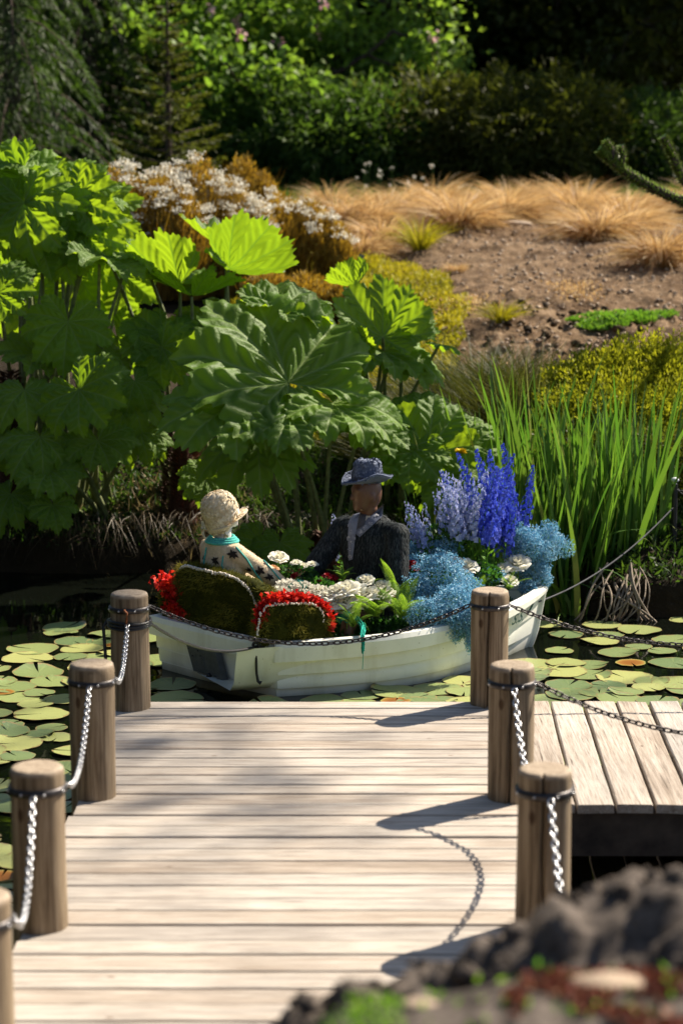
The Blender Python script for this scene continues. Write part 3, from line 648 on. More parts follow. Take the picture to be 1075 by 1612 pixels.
# trilby
b = MB(); n = 48; a = np.linspace(0, 2 * pi, n, endpoint=False); rows = []
for i, (r, z) in enumerate([(1.62, .035), (1.66, .03), (1.5, .022), (1.25, .012), (1.04, .006), (1.0, .02), (.98, .06), (.93, .10), (.86, .128), (.72, .14), (.5, .132), (.25, .118), (.01, .112)]):
    br = max(0, (r - 1.0) / .66); x = r * .098 * np.cos(a); y = r * .086 * np.sin(a)
    zz = z + br * (.030 * np.abs(np.sin(a)) ** 2 - .035 * np.maximum(0, np.cos(a)) ** 1.5 + .006 * np.sin(5 * a)); pin = 1 - .16 * (z > .09) * np.exp(-((np.abs(a - pi) - pi * .82) / .35) ** 2)
    rows.append(np.stack([x * pin + .02, y * pin, zz + .80], -1))
hv = rotz(np.array(rows), hd); b.add(hv.reshape(-1, 3), grid_faces(len(rows), n, True))
hatm = leafmat('blue_grey_felt', [(.035, .045, .085), (.09, .11, .17), (.22, .25, .33)], None, rough=.8, ns=35)
hat = b.build('trilby', hatm, man); sm_ = hat.modifiers.new('s', 'SOLIDIFY'); sm_.thickness = .005; upd()
m_ = MB(); p, nn = surf(hat, 1100); T_ = unit(np.cross(nn, sph(1100))); leaves(m_, tolocal(man, p + nn * .003), T_ @ rl, nn @ rl, .02, .014, R.rand(1100)); m_.build('felt_petals', hatm, hat)
m_ = MB(); bd = [np.stack([1.03 * .098 * np.cos(a) + .02, 1.03 * .086 * np.sin(a), np.full(n, .80 + z)], -1) for z in (.012, .028, .042)]
m_.add(rotz(np.array(bd), hd).reshape(-1, 3), grid_faces(3, n, True)); m_.build('hat_band', tie, hat)
# ------------------------------------------------------------------ woman
wskin = flat('white_mannequin', (.72, .68, .66), .35, spec=.5, ns=8, amt=.05)
pw = onboat(352, 930, .22); WS = .96
wom = thing('mannequin', 'white mannequin seen from behind in a cream cloche hat and butterfly patterned jumper', 'mannequin', (pw[0], pw[1], -.01), (0, 0, math.atan2(.62, .78))); wom.scale = (WS,) * 3
upd()
b = MB(); hw = radians(-16)
stack(b, [(0, 0, 0, .11, .15), (0, 0, .2, .08, .11), (0, 0, .36, .09, .145), (0, 0, .47, .065, .16), (-.004, 0, .505, .05, .07), (0, 0, .54, .054, .056), (.006, 0, .61, .052, .054)])
hm = MB(); ellipsoid(hm, (.02, 0, .705), (.088, .07, .11), 24, 18); ellipsoid(hm, (.05, 0, .65), (.055, .05, .052)); ellipsoid(hm, (.078, 0, .62), (.026, .028, .02)); capsule(hm, (.104, 0, .71), (.116, 0, .675), .007, .011, 8)
ellipsoid(hm, (.02, .07, .68), (.016, .009, .026)); ellipsoid(hm, (.02, -.07, .68), (.016, .009, .026)); merge(b, hm, lambda v: rotz(v, hw))
arms = ((-1, (.19, -.24, .30), (.46, -.20, .13)), (1, (.20, .20, .26), (.44, .12, .12)))
for sgn, el, ha in arms:
    capsule(b, (0, sgn * .145, .43), el, .04, .034); capsule(b, el, ha, .032, .023); hand(b, np.array(ha), np.array(ha) - el, (0, 0, 1))
for sgn in (-1, 1): capsule(b, (.02, sgn * .08, .04), (.34, sgn * .09, .03), .07, .055); capsule(b, (.34, sgn * .09, .03), (.42, sgn * .09, -.16), .05, .035)
remesh(b, 'body', wskin, .007, 5, wom)
dress = flat('cream_wool', (.66, .52, .34), .85, spec=.1, ns=45, amt=.14, bump=.7)
b = MB(); stack(b, [(0, 0, -.02, .13, .18), (0, 0, .18, .11, .15), (0, 0, .35, .122, .19), (0, 0, .455, .105, .20), (-.008, 0, .505, .086, .15), (-.008, 0, .53, .064, .09)])
for sgn, el, ha in arms: capsule(b, (0, sgn * .09, .46), (0, sgn * .155, .45), .055, .064); capsule(b, (0, sgn * .155, .445), el, .066, .060); capsule(b, el, np.array(ha) * .93, .060, .052)
jump = remesh(b, 'jumper', dress, .008, 5, wom); upd()
root_ = wom; rl = np.array(wom.matrix_world.inverted())[:3, :3].T
jb = caster(jump)
def line(bv, pts, r, name, mat, root, n=30, push=.004, parent=None, m_=None):
    q = np.array(pts, float); tt = np.linspace(0, len(q) - 1, n); out = []
    for t_ in tt:
        px = np.interp(t_, np.arange(len(q)), q[:, 0]); py = np.interp(t_, np.arange(len(q)), q[:, 1]); h_, nn = hit(bv, px, py)
        if h_ is not None: out.append(h_ + nn * push)
    mm = m_ or MB()
    if len(out) > 2: tube(mm, tolocal(root, np.array(out)), r, 7)
    return mm
tr = MB()
a = np.linspace(0, 2 * pi, 40)
for q in range(3): tube(tr, np.stack([-.008 + (.066 + .010 * q) * np.cos(a) * 1.05, (.088 + .014 * q) * np.sin(a) * 1.05, .540 - .012 * q + .006 * np.cos(a) + 0 * a], 1), .0105, 7, cap=False)
tr.build('collar', M['teal'], wom); tr = MB()
line(jb, [(326, 862), (322, 885), (326, 905)], .006, '', None, wom, m_=tr)
line(jb, [(352, 875), (350, 890), (354, 905)], .005, '', None, wom, m_=tr)
line(jb, [(372, 862), (388, 880), (405, 905), (424, 928)], .006, '', None, wom, m_=tr)
line(jb, [(388, 858), (408, 876), (426, 895), (440, 912)], .005, '', None, wom, m_=tr)
tr.build('seam_trim', M['teal'], wom)
for sgn, el, ha in arms:
    tr = MB(); aa = np.linspace(0, 2 * pi, 20)
    for q in range(3):
        w_ = np.array(ha) * .93; d_ = unit(w_ - el); s_ = unit(np.cross(d_, [0, 0, 1.])); u_ = np.cross(s_, d_)
        tube(tr, (w_ + d_ * (.03 - .018 * q)) + .047 * (np.cos(aa)[:, None] * s_ + np.sin(aa)[:, None] * u_), .0095, 7, cap=False)
    tr.build('cuff', M['teal'], wom)

dm = flat('black_threads', (.03, .02, .015), .8); st_ = MB()
for (px, py, sz) in [(340, 882, .034), (367, 872, .038), (409, 898, .036), (424, 908, .03), (433, 922, .034), (396, 868, .022), (322, 878, .022), (392, 896, .022), (404, 918, .02), (418, 886, .022)]:
    h_, nn = hit(jb, px, py)
    if h_ is None: continue
    d0 = unit(np.cross(nn, [0.3, 0.1, 1])); d1 = np.cross(nn, d0)
    for an, L_ in ((.3, 1), (1.0, .8), (2.1, .8), (2.8, 1), (3.9, .7), (5.4, .75), (4.7, .45), (1.57, .5)):
        an += R.normal() * .15
        for q in range(3): d_ = d0 * cos(an + q * .12) + d1 * sin(an + q * .12); leaves(st_, [tolocal(wom, h_ + nn * .005)], [d_ @ rl], [nn @ rl], sz * 1.3 * L_ * (1 - .15 * q), sz * .45, .5)
st_.build('butterfly_motifs', dm, wom)
m_ = MB(); p, nn = surf(jump, 5000); T_ = unit(np.cross(nn, sph(5000))); leaves(m_, tolocal(wom, p + nn * .001), unit(T_ + nn * .35) @ rl, nn @ rl, .011, .004, R.rand(5000)); m_.build('wool_fuzz', leafmat('cream_fuzz', [(.45, .33, .19), (.66, .53, .36), (.74, .64, .48)], None, rough=.8), jump)
# cloche
def hatf(v, tilt=radians(24)):
    v = np.asarray(v, float); x, z = v[..., 0] + 0, v[..., 2] - .68
    v = np.stack([x * cos(tilt) - z * sin(tilt), v[..., 1], x * sin(tilt) + z * cos(tilt) + .69], -1)
    return (rotz(v, hw) - [0, 0, .6]) * .90 + [0, 0, .59]
b = MB(); a = np.linspace(0, 2 * pi, 48, endpoint=False); rows = []
for r, z, x in [(.80, -.098, -.03), (.95, -.085, -.02), (1.02, -.062, -.015), (1.06, -.03, -.008), (1.10, .015, 0), (1.09, .055, .0), (1.0, .10, 0), (.82, .135, 0), (.55, .158, 0), (.28, .167, 0), (.01, .17, 0)]:
    fr = np.maximum(0, np.cos(a)); rows.append(np.stack([r * .118 * np.cos(a) + x, r * .106 * np.sin(a), z + .70 + (.035 * fr if z < .0 else 0 * fr)], -1))
br = [np.stack([(1.06 + .10 + .42 * np.maximum(0, np.cos(a)) ** .8) * .118 * np.cos(a), (1.08 + .10) * .106 * np.sin(a), .70 - .06 - .01 * np.cos(a) + .02 * np.maximum(0, np.cos(a))], -1)]
v = hatf(np.array(br + rows)); b.add(v.reshape(-1, 3), grid_faces(len(v), 48, True))
clm = leafmat('cream_hat_petals', [(.52, .40, .24), (.68, .56, .38), (.78, .70, .54)], None, rough=.75, ns=30)
hat = b.build('cloche_hat', clm, wom); sm_ = hat.modifiers.new('s', 'SOLIDIFY'); sm_.thickness = .006; upd()
m_ = MB(); p, nn = surf(hat, 1500); T_ = unit(np.cross(nn, sph(1500))); leaves(m_, tolocal(wom, p + nn * .004), unit(T_ + nn * .2) @ rl, nn @ rl, .019, .017, R.rand(1500), fold=.12); m_.build('hat_petals', clm, hat)
rib = flat('ivory_ribbon', (.74, .66, .52), .5, ns=30)
m_ = MB(); aa = np.linspace(0, 2 * pi, 48, endpoint=False); rows = [np.stack([1.13 * .118 * np.cos(aa), 1.14 * .106 * np.sin(aa), .70 + z + .028 * np.cos(aa)], -1) for z in (-.022, 0, .016)]
m_.add(hatf(np.array(rows)).reshape(-1, 3), grid_faces(3, 48, True)); m_.build('hat_ribbon', rib, hat)
m_ = MB(); c0 = hatf(np.array([-.125, .045, .665]))
for an in (.6, 2.4, -.4, 3.6): 
    d_ = np.array([-.25, cos(an), sin(an) * .8]); leaves(m_, [c0], [d_], [np.array([-1., .1, .2])], .055, .04, .5, fold=.3)
for q in range(5):
    x_ = c0 + [-.006 * q, .02 - .012 * q, 0]; tube(m_, [x_, x_ + [-.02, .01 * (q - 2), -.05], x_ + [.01 * (q % 2), .012 * (q - 2), -.11 + .01 * q]], .0018, 5)
m_.build('bow', rib, hat)
m_ = MB(); c0 = hatf(np.array([-.085, -.01, .60]))
for q in range(16): leaves(m_, [c0 + R.normal(size=3) * [.012, .03, .018]], [sph(1)[0] + [-.5, 0, -.3]], [sph(1)[0]], .04, .035, R.rand(), fold=.3)
m_.build('silk_flower', clm, hat)
# ------------------------------------------------------------------ moss armchair
ac = thing('moss_armchair', 'moss covered armchair with cream piping and red flower trim in the stern of the boat', 'armchair', tuple(BL(.15, 0, .1)))
def slabmoss(name, outline, thick, nrm, root, tufts):
    """rounded slab: outline = list of 3-D points (front face), thickened along nrm"""
    o_ = np.array(outline, float); nrm = unit(np.array(nrm, float)); c_ = o_.mean(0); b = MB(); k_ = len(o_); rows = []
    for d_, s_ in ((-.5, .80), (-.46, .93), (-.3, 1), (0, 1.02), (.3, 1), (.46, .93), (.5, .8)): rows.append(c_ + (o_ - c_) * s_ + nrm * d_ * thick)
    v = np.array(rows); b.add(v.reshape(-1, 3), grid_faces(7, k_, True)); 
    for e, q in ((0, -1), (6, 1)): b.add(np.vstack([v[e], v[e].mean(0)]), np.stack([np.arange(k_), (np.arange(k_) + 1) % k_, np.full(k_, k_)], 1)[:, ::q])
    b2 = MB(); merge(b2, b, lambda q: q - np.array(root.location)); o = remesh(b2, name, M['moss'], .012, 4, root)
    tx = bpy.data.textures.new('n', 'CLOUDS'); tx.noise_scale = .06; dm_ = o.modifiers.new('d', 'DISPLACE'); dm_.texture = tx; dm_.strength = .035; dm_.mid_level = .5
    upd(); p, nn = surf(o, tufts); m_ = MB(); clump = fbm(p[:, 0] * 14 + p[:, 1] * 9, p[:, 2] * 16, 3, 4); p = p + nn * (clump[:, None] * .035)
    D_ = unit(nn + R.normal(size=p.shape) * .55 + [0, 0, -.15]); blades(m_, p - np.array(root.location), D_, .018 + .016 * R.rand(tufts), .0045, R.normal(size=p.shape) * .3, 2, np.clip(.45 + clump * 1.3 + R.normal(size=tufts) * .18, 0, 1))
    m_.build('moss_tufts', M['moss'], o); return o
def opl(pts, y_of):  # pixel outline on a vertical plane running along the boat
    return [np.array(P(px, py, y=y_of(px))) for px, py in pts]
yb = lambda px: 12.20 + (430 - px) * .0040
out1 = [(283, 897), (296, 889), (325, 893), (360, 902), (395, 911), (420, 925), (438, 948), (449, 975), (446, 1003), (400, 1003), (345, 992), (300, 975), (286, 940)]
slabmoss('chair_back', opl(out1, yb), .11, (.65, .76, 0), ac, 14000)
ya = lambda px: 12.17 + (px - 450) * .0022
out2 = [(410, 960), (420, 951), (450, 948), (490, 948), (508, 955), (513, 975), (514, 1006), (406, 1012), (405, 985)]
slabmoss('arm_rest', opl(out2, ya), .12, (-.45, .9, 0), ac, 7000)
out3 = [(262, 930), (275, 922), (290, 925), (305, 940), (320, 985), (300, 988), (270, 975), (262, 955)]
slabmoss('arm_rest', opl(out3, lambda px: 12.95 - (px - 262) * .004), .16, (.6, .8, 0), ac, 4000)
mbd = MB()
def beads(mb, pts, r=.0075, step=.009, wid=1):
    p = np.array(pts); dl = np.concatenate([[0], np.cumsum(np.linalg.norm(np.diff(p, axis=0), axis=1))]); n_ = int(dl[-1] / step)
    for i in range(n_):
        l0 = i * step; c_ = np.array([np.interp(l0, dl, p[:, q]) for q in range(3)]) + R.normal(size=3) * .0015
        for w_ in range(wid): ellipsoid(mb, c_ + R.normal(size=3) * .003 - np.array(ac.location), (r, r, r), 6, 5)
fr = np.array([-.05, -.085, 0])
beads(mbd, [np.array(P(px, py, y=yb(px) - .085)) for px, py in [(284, 895), (292, 890), (310, 895), (335, 901), (356, 904), (375, 912), (392, 927), (402, 945), (406, 960)]] , .0075, .0085, 2)
mbd.build('cream_piping', M['bead'], ac); mbd = MB()
beads(mbd, [np.array(P(px, py, y=ya(px) - .075)) for px, py in [(405, 1002), (407, 985), (411, 966), (420, 954), (440, 951), (480, 950), (496, 952), (507, 962), (510, 980)]], .0065, .008, 1)
mbd.build('cream_piping', M['bead'], ac)
def ruffle(name, pts, label, n, spread, size=.03, mat='red'):
    p = np.array(pts); dl = np.concatenate([[0], np.cumsum(np.linalg.norm(np.diff(p, axis=0), axis=1))]); t_ = R.rand(n) * dl[-1]
    c_ = np.stack([np.interp(t_, dl, p[:, q]) for q in range(3)], 1) + R.normal(size=(n, 3)) * spread
    m_ = MB(); D_ = unit(sph(n) + [0, -.2, .4]); leaves(m_, c_, D_, sph(n), size * (.6 + .7 * R.rand(n)), size * (.7 + .4 * R.rand(n)), R.rand(n), fold=.3)
    return tag(m_.build(name, M[mat]), label, 'flowers')
ruffle('red_flower_garland', [np.array(P(px, py, y=ya(px) - .03)) for px, py in [(408, 985), (411, 958), (424, 944), (455, 942), (490, 944), (508, 955), (517, 975), (519, 990)]], 'bright red flower garland along the top of the low moss arm rest', 1500, .013)
ruffle('red_flower_garland', [np.array(P(px, py, y=12.86 - (px - 262) * .004)) for px, py in [(256, 915), (270, 925), (285, 920), (285, 940), (272, 948), (292, 965), (300, 975)]], 'dark and bright red flowers at the far left end of the stern', 1100, .030, .034)
# ------------------------------------------------------------------ flowers
def rose_mesh(name, mat, seed, open_=1.):
    rs = np.random.RandomState(seed); m_ = MB()
    for k_, (npet, r0, h0, fl) in enumerate([(3, .008, .034, 0), (4, .014, .036, .1), (5, .022, .034, .35), (6, .031, .027, .8), (6, .036, .02, 1.1)]):
        for i in range(npet):
            a0 = 2 * pi * i / npet + k_ * .7 + rs.normal() * .12; u = np.linspace(-1, 1, 5); t = np.linspace(0, 1, 6); U, T = np.meshgrid(u, t)
            wd = 1.15 * 2 * pi / npet / 2 * (.35 + .65 * np.sin(np.minimum(1, T * 1.15) * pi / 2)) * (1 - .25 * T ** 6)
            an = a0 + U * wd; rr = r0 * open_ * (.25 + .85 * T ** .7) + fl * .012 * T ** 4 - .003 * U * U * 0; z = h0 * (T - .35 * fl * T ** 4) - .008 * U * U * T ** 2 + rs.normal() * .001
            m_.add(np.stack([rr * np.cos(an), rr * np.sin(an), z], -1).reshape(-1, 3), grid_faces(6, 5), .35 + .45 * rs.rand() + 0 * T.ravel())
    return m_.mesh(name, M[mat])
roseW = [rose_mesh('white_rose', 'ivory', q, .9 + .08 * q) for q in range(4)]; roseR = [rose_mesh('red_rose', 'dred', 9 + q, .9) for q in range(2)]; roseP = rose_mesh('peach_rose', 'peach', 21, .8)
ms = MB(); tube(ms, [(0, 0, 0), (.004, 0, -.06), (0, .003, -.14)], .0035, 6); sp_ = np.zeros((6, 3)); leaves(ms, sp_, [(cos(q), sin(q), -.1) for q in range(6)], [(0, 0, 1)] * 6, .025, .012, .3); stem_me = ms.mesh('rose_stem', M['hgreen'])
def rose(px, py, off, sz, me, label, group, tilt=.5, cat='rose'):
    sz = sz * 1.18; p = onboat(px, py, off); t = thing('rose', label, cat, tuple(p - [0, 0, .018 * sz]), (tilt * (.6 + .5 * R.rand()), R.normal() * .25, R.normal() * .4), group)
    ob('blossom', me, t, scale=sz); ob('stem', stem_me, t); return t
GW = 'white roses among the ferns in the boat'
for px, py, off, sz, lb in [(438, 874, .25, 1.0, 'single tall white rose on a green stem between the two mannequins'), (574, 911, -.25, 1.05, 'round white rose standing in front of the man in the coat'), (599, 921, -.28, 1.2, 'large white rose right of the round rose before the coat'),
    (719, 883, -.1, 1.1, 'left one of the two touching white roses above the blue gypsophila'), (734, 887, -.12, 1.25, 'right one of the two touching white roses above the blue gypsophila'), (721, 910, -.2, 1.1, 'white rose sunk into the blue gypsophila below the touching pair'),
    (788, 894, 0, 1.2, 'half closed white rose left above the bow post'), (814, 882, .0, 1.45, 'largest white rose beside the blue gypsophila at the bow'), (800, 910, -.08, 1.1, 'white rose directly above the bow post')]:
    rose(px, py, off, sz, roseW[R.randint(4)], lb, GW)
for px, py in [(515, 938), (530, 930), (545, 926), (560, 930), (535, 944), (552, 942), (572, 936), (586, 934), (520, 950), (595, 944), (563, 950), (604, 932), (545, 955)]:
    rose(px, py - 3, -.34, 1.1 + .4 * R.rand(), roseW[R.randint(4)], 'white rose in the packed row behind the fern fronds', 'packed white roses behind the ferns', .3)
for px, py in [(466, 884), (478, 889), (492, 886), (430, 893), (455, 896), (474, 898)]:
    rose(px, py, .12, .6 + .25 * R.rand(), roseW[R.randint(4)] if R.rand() < .6 else roseP, 'small cream rose at the far gunwale between the mannequins', 'small cream roses between the mannequins', .2)
for px, py in [(505, 911), (515, 905), (517, 909), (524, 908), (512, 915), (464, 905), (640, 890), (648, 884), (634, 900), (628, 908), (643, 897), (652, 893)]:
    rose(px, py, -.08 if px < 600 else -.18, .42 + .3 * R.rand(), roseR[R.randint(2)], 'small dark red rose among leaves ' + ('in front of the coat' if px < 600 else 'right of the coat sleeve'), 'red roses ' + ('before the coat' if px < 600 else 'beside the sleeve'), .3)
for px, py in [(523, 951), (618, 938), (529, 941)]: rose(px, py, -.34, .4, roseP, 'tiny peach rosebud at the edge of the white roses', 'peach rosebuds', .2)
# soft white hydrangea heap on the lap
def cluster(name, label, cat, c, r, n, mats, size, up=.4, kind=None, fl=True):
    m_ = MB(); p = sph(n) * (.75 + .3 * R.rand(n))[:, None] * np.array(r); q = p + np.array(c); D_ = unit(p + sph(n) * .6 * np.array(r).mean() + [0, 0, up * np.array(r).mean()])
    leaves(m_, q, D_, sph(n), size, size * .9, R.rand(n), fold=.25); return tag(m_.build(name, mats), label, cat, None, kind)
for px, py, off, r, lb in [(452, 925, -.22, .05, 'white petal heap beside the woman’s far cuff'), (478, 930, -.25, .055, 'white petal heap in the middle of her lap'), (503, 935, -.28, .055, 'white petal heap next to the peach bud'), (440, 935, -.28, .045, 'white petal heap directly above the red garland')]:
    cluster('petal_heap', lb.replace('’', "'"), 'flowers', onboat(px, py, off), (r * 1.3, r, r * .8), 260, M['wht'], .022)
cluster('teal_wool_heap', 'soft teal wool tangle lying on the white petals in her lap', 'wool', onboat(468, 922, -.2), (.05, .03, .025), 200, M['teal'], .02)
# green yarn scarf over the gunwale
m_ = MB()
for q in range(26):
    j = R.normal(size=3) * .008; e_ = P(571, 1000 + R.rand() * 12, y=12.12 + .008 * R.normal())
    pts = [onboat(527 + R.rand() * 8, 974 + R.normal() * 3, -.35) + j, onboat(545, 968 + R.normal() * 3, -.42) + j, onboat(562, 975, -.48) + j, onboat(570, 986, -.56) + j, np.array(P(570 + R.normal() * 1.5, 1003, y=12.03)) + j * .4, np.array(P(571 + R.normal() * 1.2, 1018 + R.rand() * 12, y=12.03))]
    pp = np.array(pts); tt = np.linspace(0, 5, 26); sm2 = np.stack([np.interp(tt, range(6), pp[:, i]) for i in range(3)], 1) + np.stack([np.sin(tt * 7 + q) * .003] * 3, 1); tube(m_, sm2, .0032, 5)
tube(m_, [P(571, 1015, y=12.02), P(571.5, 1035, y=12.02), P(570.5, 1053, y=12.02)], .0022, 5)
tag(m_.build('yarn_scarf', M['teal2']), 'teal green yarn scarf hanging down over the side of the boat', 'scarf')
# gypsophila
def gyps(label, blobs, n, size=.008):
    m_ = MB(); sm3 = MB()
    tot = sum(b_[2] for b_ in blobs)
    for (px, py, w_, off, rx, rz) in blobs:
        c_ = onboat(px, py, off); k_ = int(n * w_ / tot); d_ = sph(k_); rr = (.35 + .65 * R.rand(k_) ** .45)[:, None]; cl = fbm(d_[:, 0] * 4 + px, d_[:, 2] * 4 + d_[:, 1] * 3, 2, 6)[:, None]
        p = c_ + d_ * rr * (1 + cl * .55) * [rx, rx * .8, rz]; 
        for q in range(3): leaves(m_, p + R.normal(size=p.shape) * .002, sph(k_), sph(k_), size * (.7 + .6 * R.rand(k_)), size, np.clip(R.rand(k_) * .8 + .2 * rr[:, 0], 0, 1), fold=.3)
        kk = k_ // 12; e_ = p[:kk]; b0 = c_ - [0, 0, rz * .7] + R.normal(size=(kk, 3)) * .02; blades(sm3, b0, e_ - b0, np.linalg.norm(e_ - b0, axis=1), .0022, np.zeros((kk, 3)), 2, .3, taper=8)
    t = thing('gypsophila', label, 'flowers', tuple(onboat(blobs[0][0], blobs[0][1], blobs[0][3])))
    for me_, nm, mt in ((m_, 'blossom', 'gyp'), (sm3, 'stems', 'hgreen')):
        b2 = MB(); merge(b2, me_, lambda v: v - np.array(t.location)); b2.build(nm, M[mt], t)
gyps('large sky blue gypsophila cloud spilling over the gunwale left of the bow post', [(690, 905, 5, -.25, .19, .15), (650, 925, 2, -.28, .12, .10), (715, 950, 4, -.50, .17, .13), (722, 980, 3.0, -.62, .11, .12), (670, 965, 2.4, -.52, .14, .10), (742, 1010, .5, -.68, .05, .07), (735, 930, 2, -.3, .10, .1), (740, 975, 1.6, -.66, .08, .1)], 15000)
gyps('pale blue gypsophila bush hanging over the very tip of the bow', [(832, 868, 5, .1, .16, .15), (862, 850, 2, .12, .11, .12), (845, 905, 2.5, .06, .11, .09), (815, 845, 2, .1, .1, .1), (888, 862, .35, .12, .07, .07), (830, 925, .5, .0, .07, .05)], 9000)
gyps('small loose blue gypsophila tuft behind the coat shoulder', [(655, 868, 2, .1, .08, .08), (700, 862, 2.2, .05, .11, .07), (640, 885, 1, .0, .05, .05), (770, 905, 1.5, -.05, .10, .05)], 3200)
# delphiniums
def delph_mesh(seed, H, fr_, mat, sparse=1.):
    rs = np.random.RandomState(seed); m_ = MB(); ln = rs.normal(size=2) * .13; t0 = 1 - fr_
    ax_ = lambda t: np.stack([ln[0] * t * t * H, ln[1] * t * t * H, t * H], -1)
    nf = int(58 * sparse * H / .5); t = t0 + (1 - t0) * np.linspace(0, 1, nf) ** .9; c_ = ax_(t); an = np.arange(nf) * 2.4 + rs.normal(size=nf) * .3; r = .044 * (1.05 - (t - t0) / (1 - t0)) ** .6 * (.4 + .8 * rs.rand(nf))
    d_ = np.stack([np.cos(an), np.sin(an), np.full(nf, .15)], 1); fc = c_ + d_ * r[:, None]; sz = .021 * (1.15 - .7 * (t - t0) / (1 - t0))
    for q in range(5):
        a5 = q * 2 * pi / 5 + rs.rand(nf); s_ = unit(np.cross(d_, [0, 0, 1.])); u_ = np.cross(s_, d_); pd = s_ * np.cos(a5)[:, None] + u_ * np.sin(a5)[:, None] + d_ * .35
        leaves(m_, fc, pd, d_, sz, sz * .9, rs.rand(nf) * .7 + .3 * (seed % 3) / 2, fold=.2)
    s2 = MB(); tube(s2, ax_(np.linspace(0, 1, 10)), np.linspace(.004, .0012, 10), 5); 
    nl = 14; tl = rs.rand(nl) * t0; leaves(s2, ax_(tl), np.stack([np.cos(tl * 40), np.sin(tl * 40), .6 + 0 * tl], 1), sph(nl), .06, .016, .3)
    return m_.mesh('delphinium_blossom', M[mat]), s2.mesh('delphinium_stem', M['hgreen'])
dD = [delph_mesh(q, .62, .62, 'blue') for q in range(4)]; dP = [delph_mesh(10 + q, .5, .55, 'pblue', .7) for q in range(4)]; dA = [delph_mesh(20 + q, .5, .5, 'pblue', .45) for q in range(2)]
def delph(tx, ty, bx, by, off, kind, label, group):
    a_ = onboat(bx, by, off); b_ = onboat(tx + R.normal() * 3, ty + R.normal() * 4, off + R.normal() * .05); d_ = Vector(b_ - a_); L_ = d_.length; me = {'d': dD, 'p': dP, 'a': dA}[kind]; f_, s_ = me[R.randint(len(me))]
    H_ = .62 if kind == 'd' else .5; t = thing('delphinium', label, 'delphinium', tuple(a_), tuple(d_.to_track_quat('Z', 'Y').to_euler()), group); sc_ = L_ / H_
    ob('blossom', f_, t, scale=(max(.8, sc_ * .95), max(.8, sc_ * .95), sc_)); ob('stem', s_, t, scale=(1, 1, sc_))
GD = 'deep blue delphinium spikes at the bow'
for tx, ty in [(768, 716), (777, 722), (789, 708), (800, 714), (759, 728), (748, 738), (782, 735), (797, 740), (808, 748), (818, 760), (770, 748), (790, 765), (805, 778), (800, 800), (785, 795), (776, 770)]:
    delph(tx, ty, 770 + R.normal() * 8 + (tx - 780) * .25, 925, .05 + R.normal() * .06, 'd', 'upright deep blue delphinium spike in the dense bunch at the bow', GD)
delph(828, 705, 800, 900, .08, 'd', 'tallest deep blue delphinium spike, leaning right over the bunch', GD)
delph(861, 745, 800, 890, .1, 'd', 'deep blue delphinium spike leaning farthest to the right over the irises', GD)
delph(706, 735, 755, 910, .12, 'd', 'short violet blue delphinium tip at the left top of the bunch', GD)
for tx, ty in [(712, 758), (722, 745), (735, 742), (728, 765), (742, 760), (750, 750), (705, 775), (718, 790), (735, 785), (745, 780), (700, 760), (755, 770)]:
    delph(tx, ty, 735 + (tx - 728) * .3, 910, .0 + R.normal() * .06, 'p', 'pale blue delphinium spike left of the deep blue bunch', 'pale blue delphiniums in the middle of the bow')
for tx, ty in [(688, 752), (696, 742), (708, 748), (690, 772), (716, 768), (740, 752), (702, 790), (725, 800)]: delph(tx, ty, 725 + (tx - 710) * .3, 905, .02, 'a', 'airy whitish delphinium', 'airy pale delphiniums')
for tx, ty in [(655, 795), (662, 805), (668, 790), (648, 815), (675, 815), (642, 790), (660, 825)]:
    delph(tx, ty, 672 + (tx - 660) * .3, 905, .05, 'p' if tx % 2 else 'a', 'pale lilac delphinium spike just right of the coat shoulder', 'lilac delphiniums beside the coat')
for tx, ty in [(526, 812), (538, 850)]: delph(tx, ty, 540, 915, .42, 'a', 'thin violet delphinium showing behind the coat near the far shoulder', 'violet delphiniums behind the coat')
# ferns
def frond_mesh(seed, L_=.3):
    rs = np.random.RandomState(seed); m_ = MB(); n_ = 26; t = np.linspace(.06, 1, n_); c_ = np.stack([t * L_, 0 * t + .01 * np.sin(t * 3 + seed), L_ * (.55 * t - .60 * t ** 2)], 1)
    tube(m_, c_, np.linspace(.0025, .0008, n_), 4, .5); w_ = .075 * np.sin(np.clip(t * 1.05, 0, 1) * pi) ** .6 * (1 - .35 * t) + .006
    for s_ in (-1, 1):
        base = c_; d_ = np.stack([.45 + 0 * t, s_ + 0 * t, -.05 - .25 * t], 1); nn = np.tile([0.1, 0, 1.], (n_, 1))
        for q in range(6):
            f_ = q / 6; bp = base + unit(d_) * (w_ * f_)[:, None] - [0, 0, 1] * (w_ * f_ * f_ * .2)[:, None]
            for s2 in (-1, 1): leaves(m_, bp, unit(d_) * .55 + np.array([.8 * s2, 0, 0]), nn, (.011 * (1 - f_ * .7) + .002), .0065 * (1 - .5 * f_), rs.rand(n_))
    return m_.mesh('frond', M['fern'])
fronds = [frond_mesh(q, .26 + .04 * q) for q in range(4)]
def fern(px, py, off, sc_, label, n_=9, spread=2 * pi, a0=0):
    p = onboat(px, py, off); t = thing('fern', label, 'fern', tuple(p))
    for q in range(n_):
        ob('frond', fronds[R.randint(4)], t, rot=(R.normal() * .2, -.5 - .75 * R.rand(), a0 + (q / n_ - .5) * spread + R.normal() * .15), scale=sc_ * .82 * (.75 + .5 * R.rand()))
fern(590, 972, -.42, .85, 'bright green fern in the middle of the near gunwale', 13)
fern(632, 975, -.45, .85, 'bright green fern right of the middle fern, leaning over the gunwale', 12)
fern(555, 988, -.50, .6, 'small lime fern directly under the teal scarf', 9)
fern(672, 990, -.5, .6, 'fern partly hidden by the large gypsophila cloud', 8)
fern(620, 945, -.3, .8, 'upright fern beside the large white rose', 9)
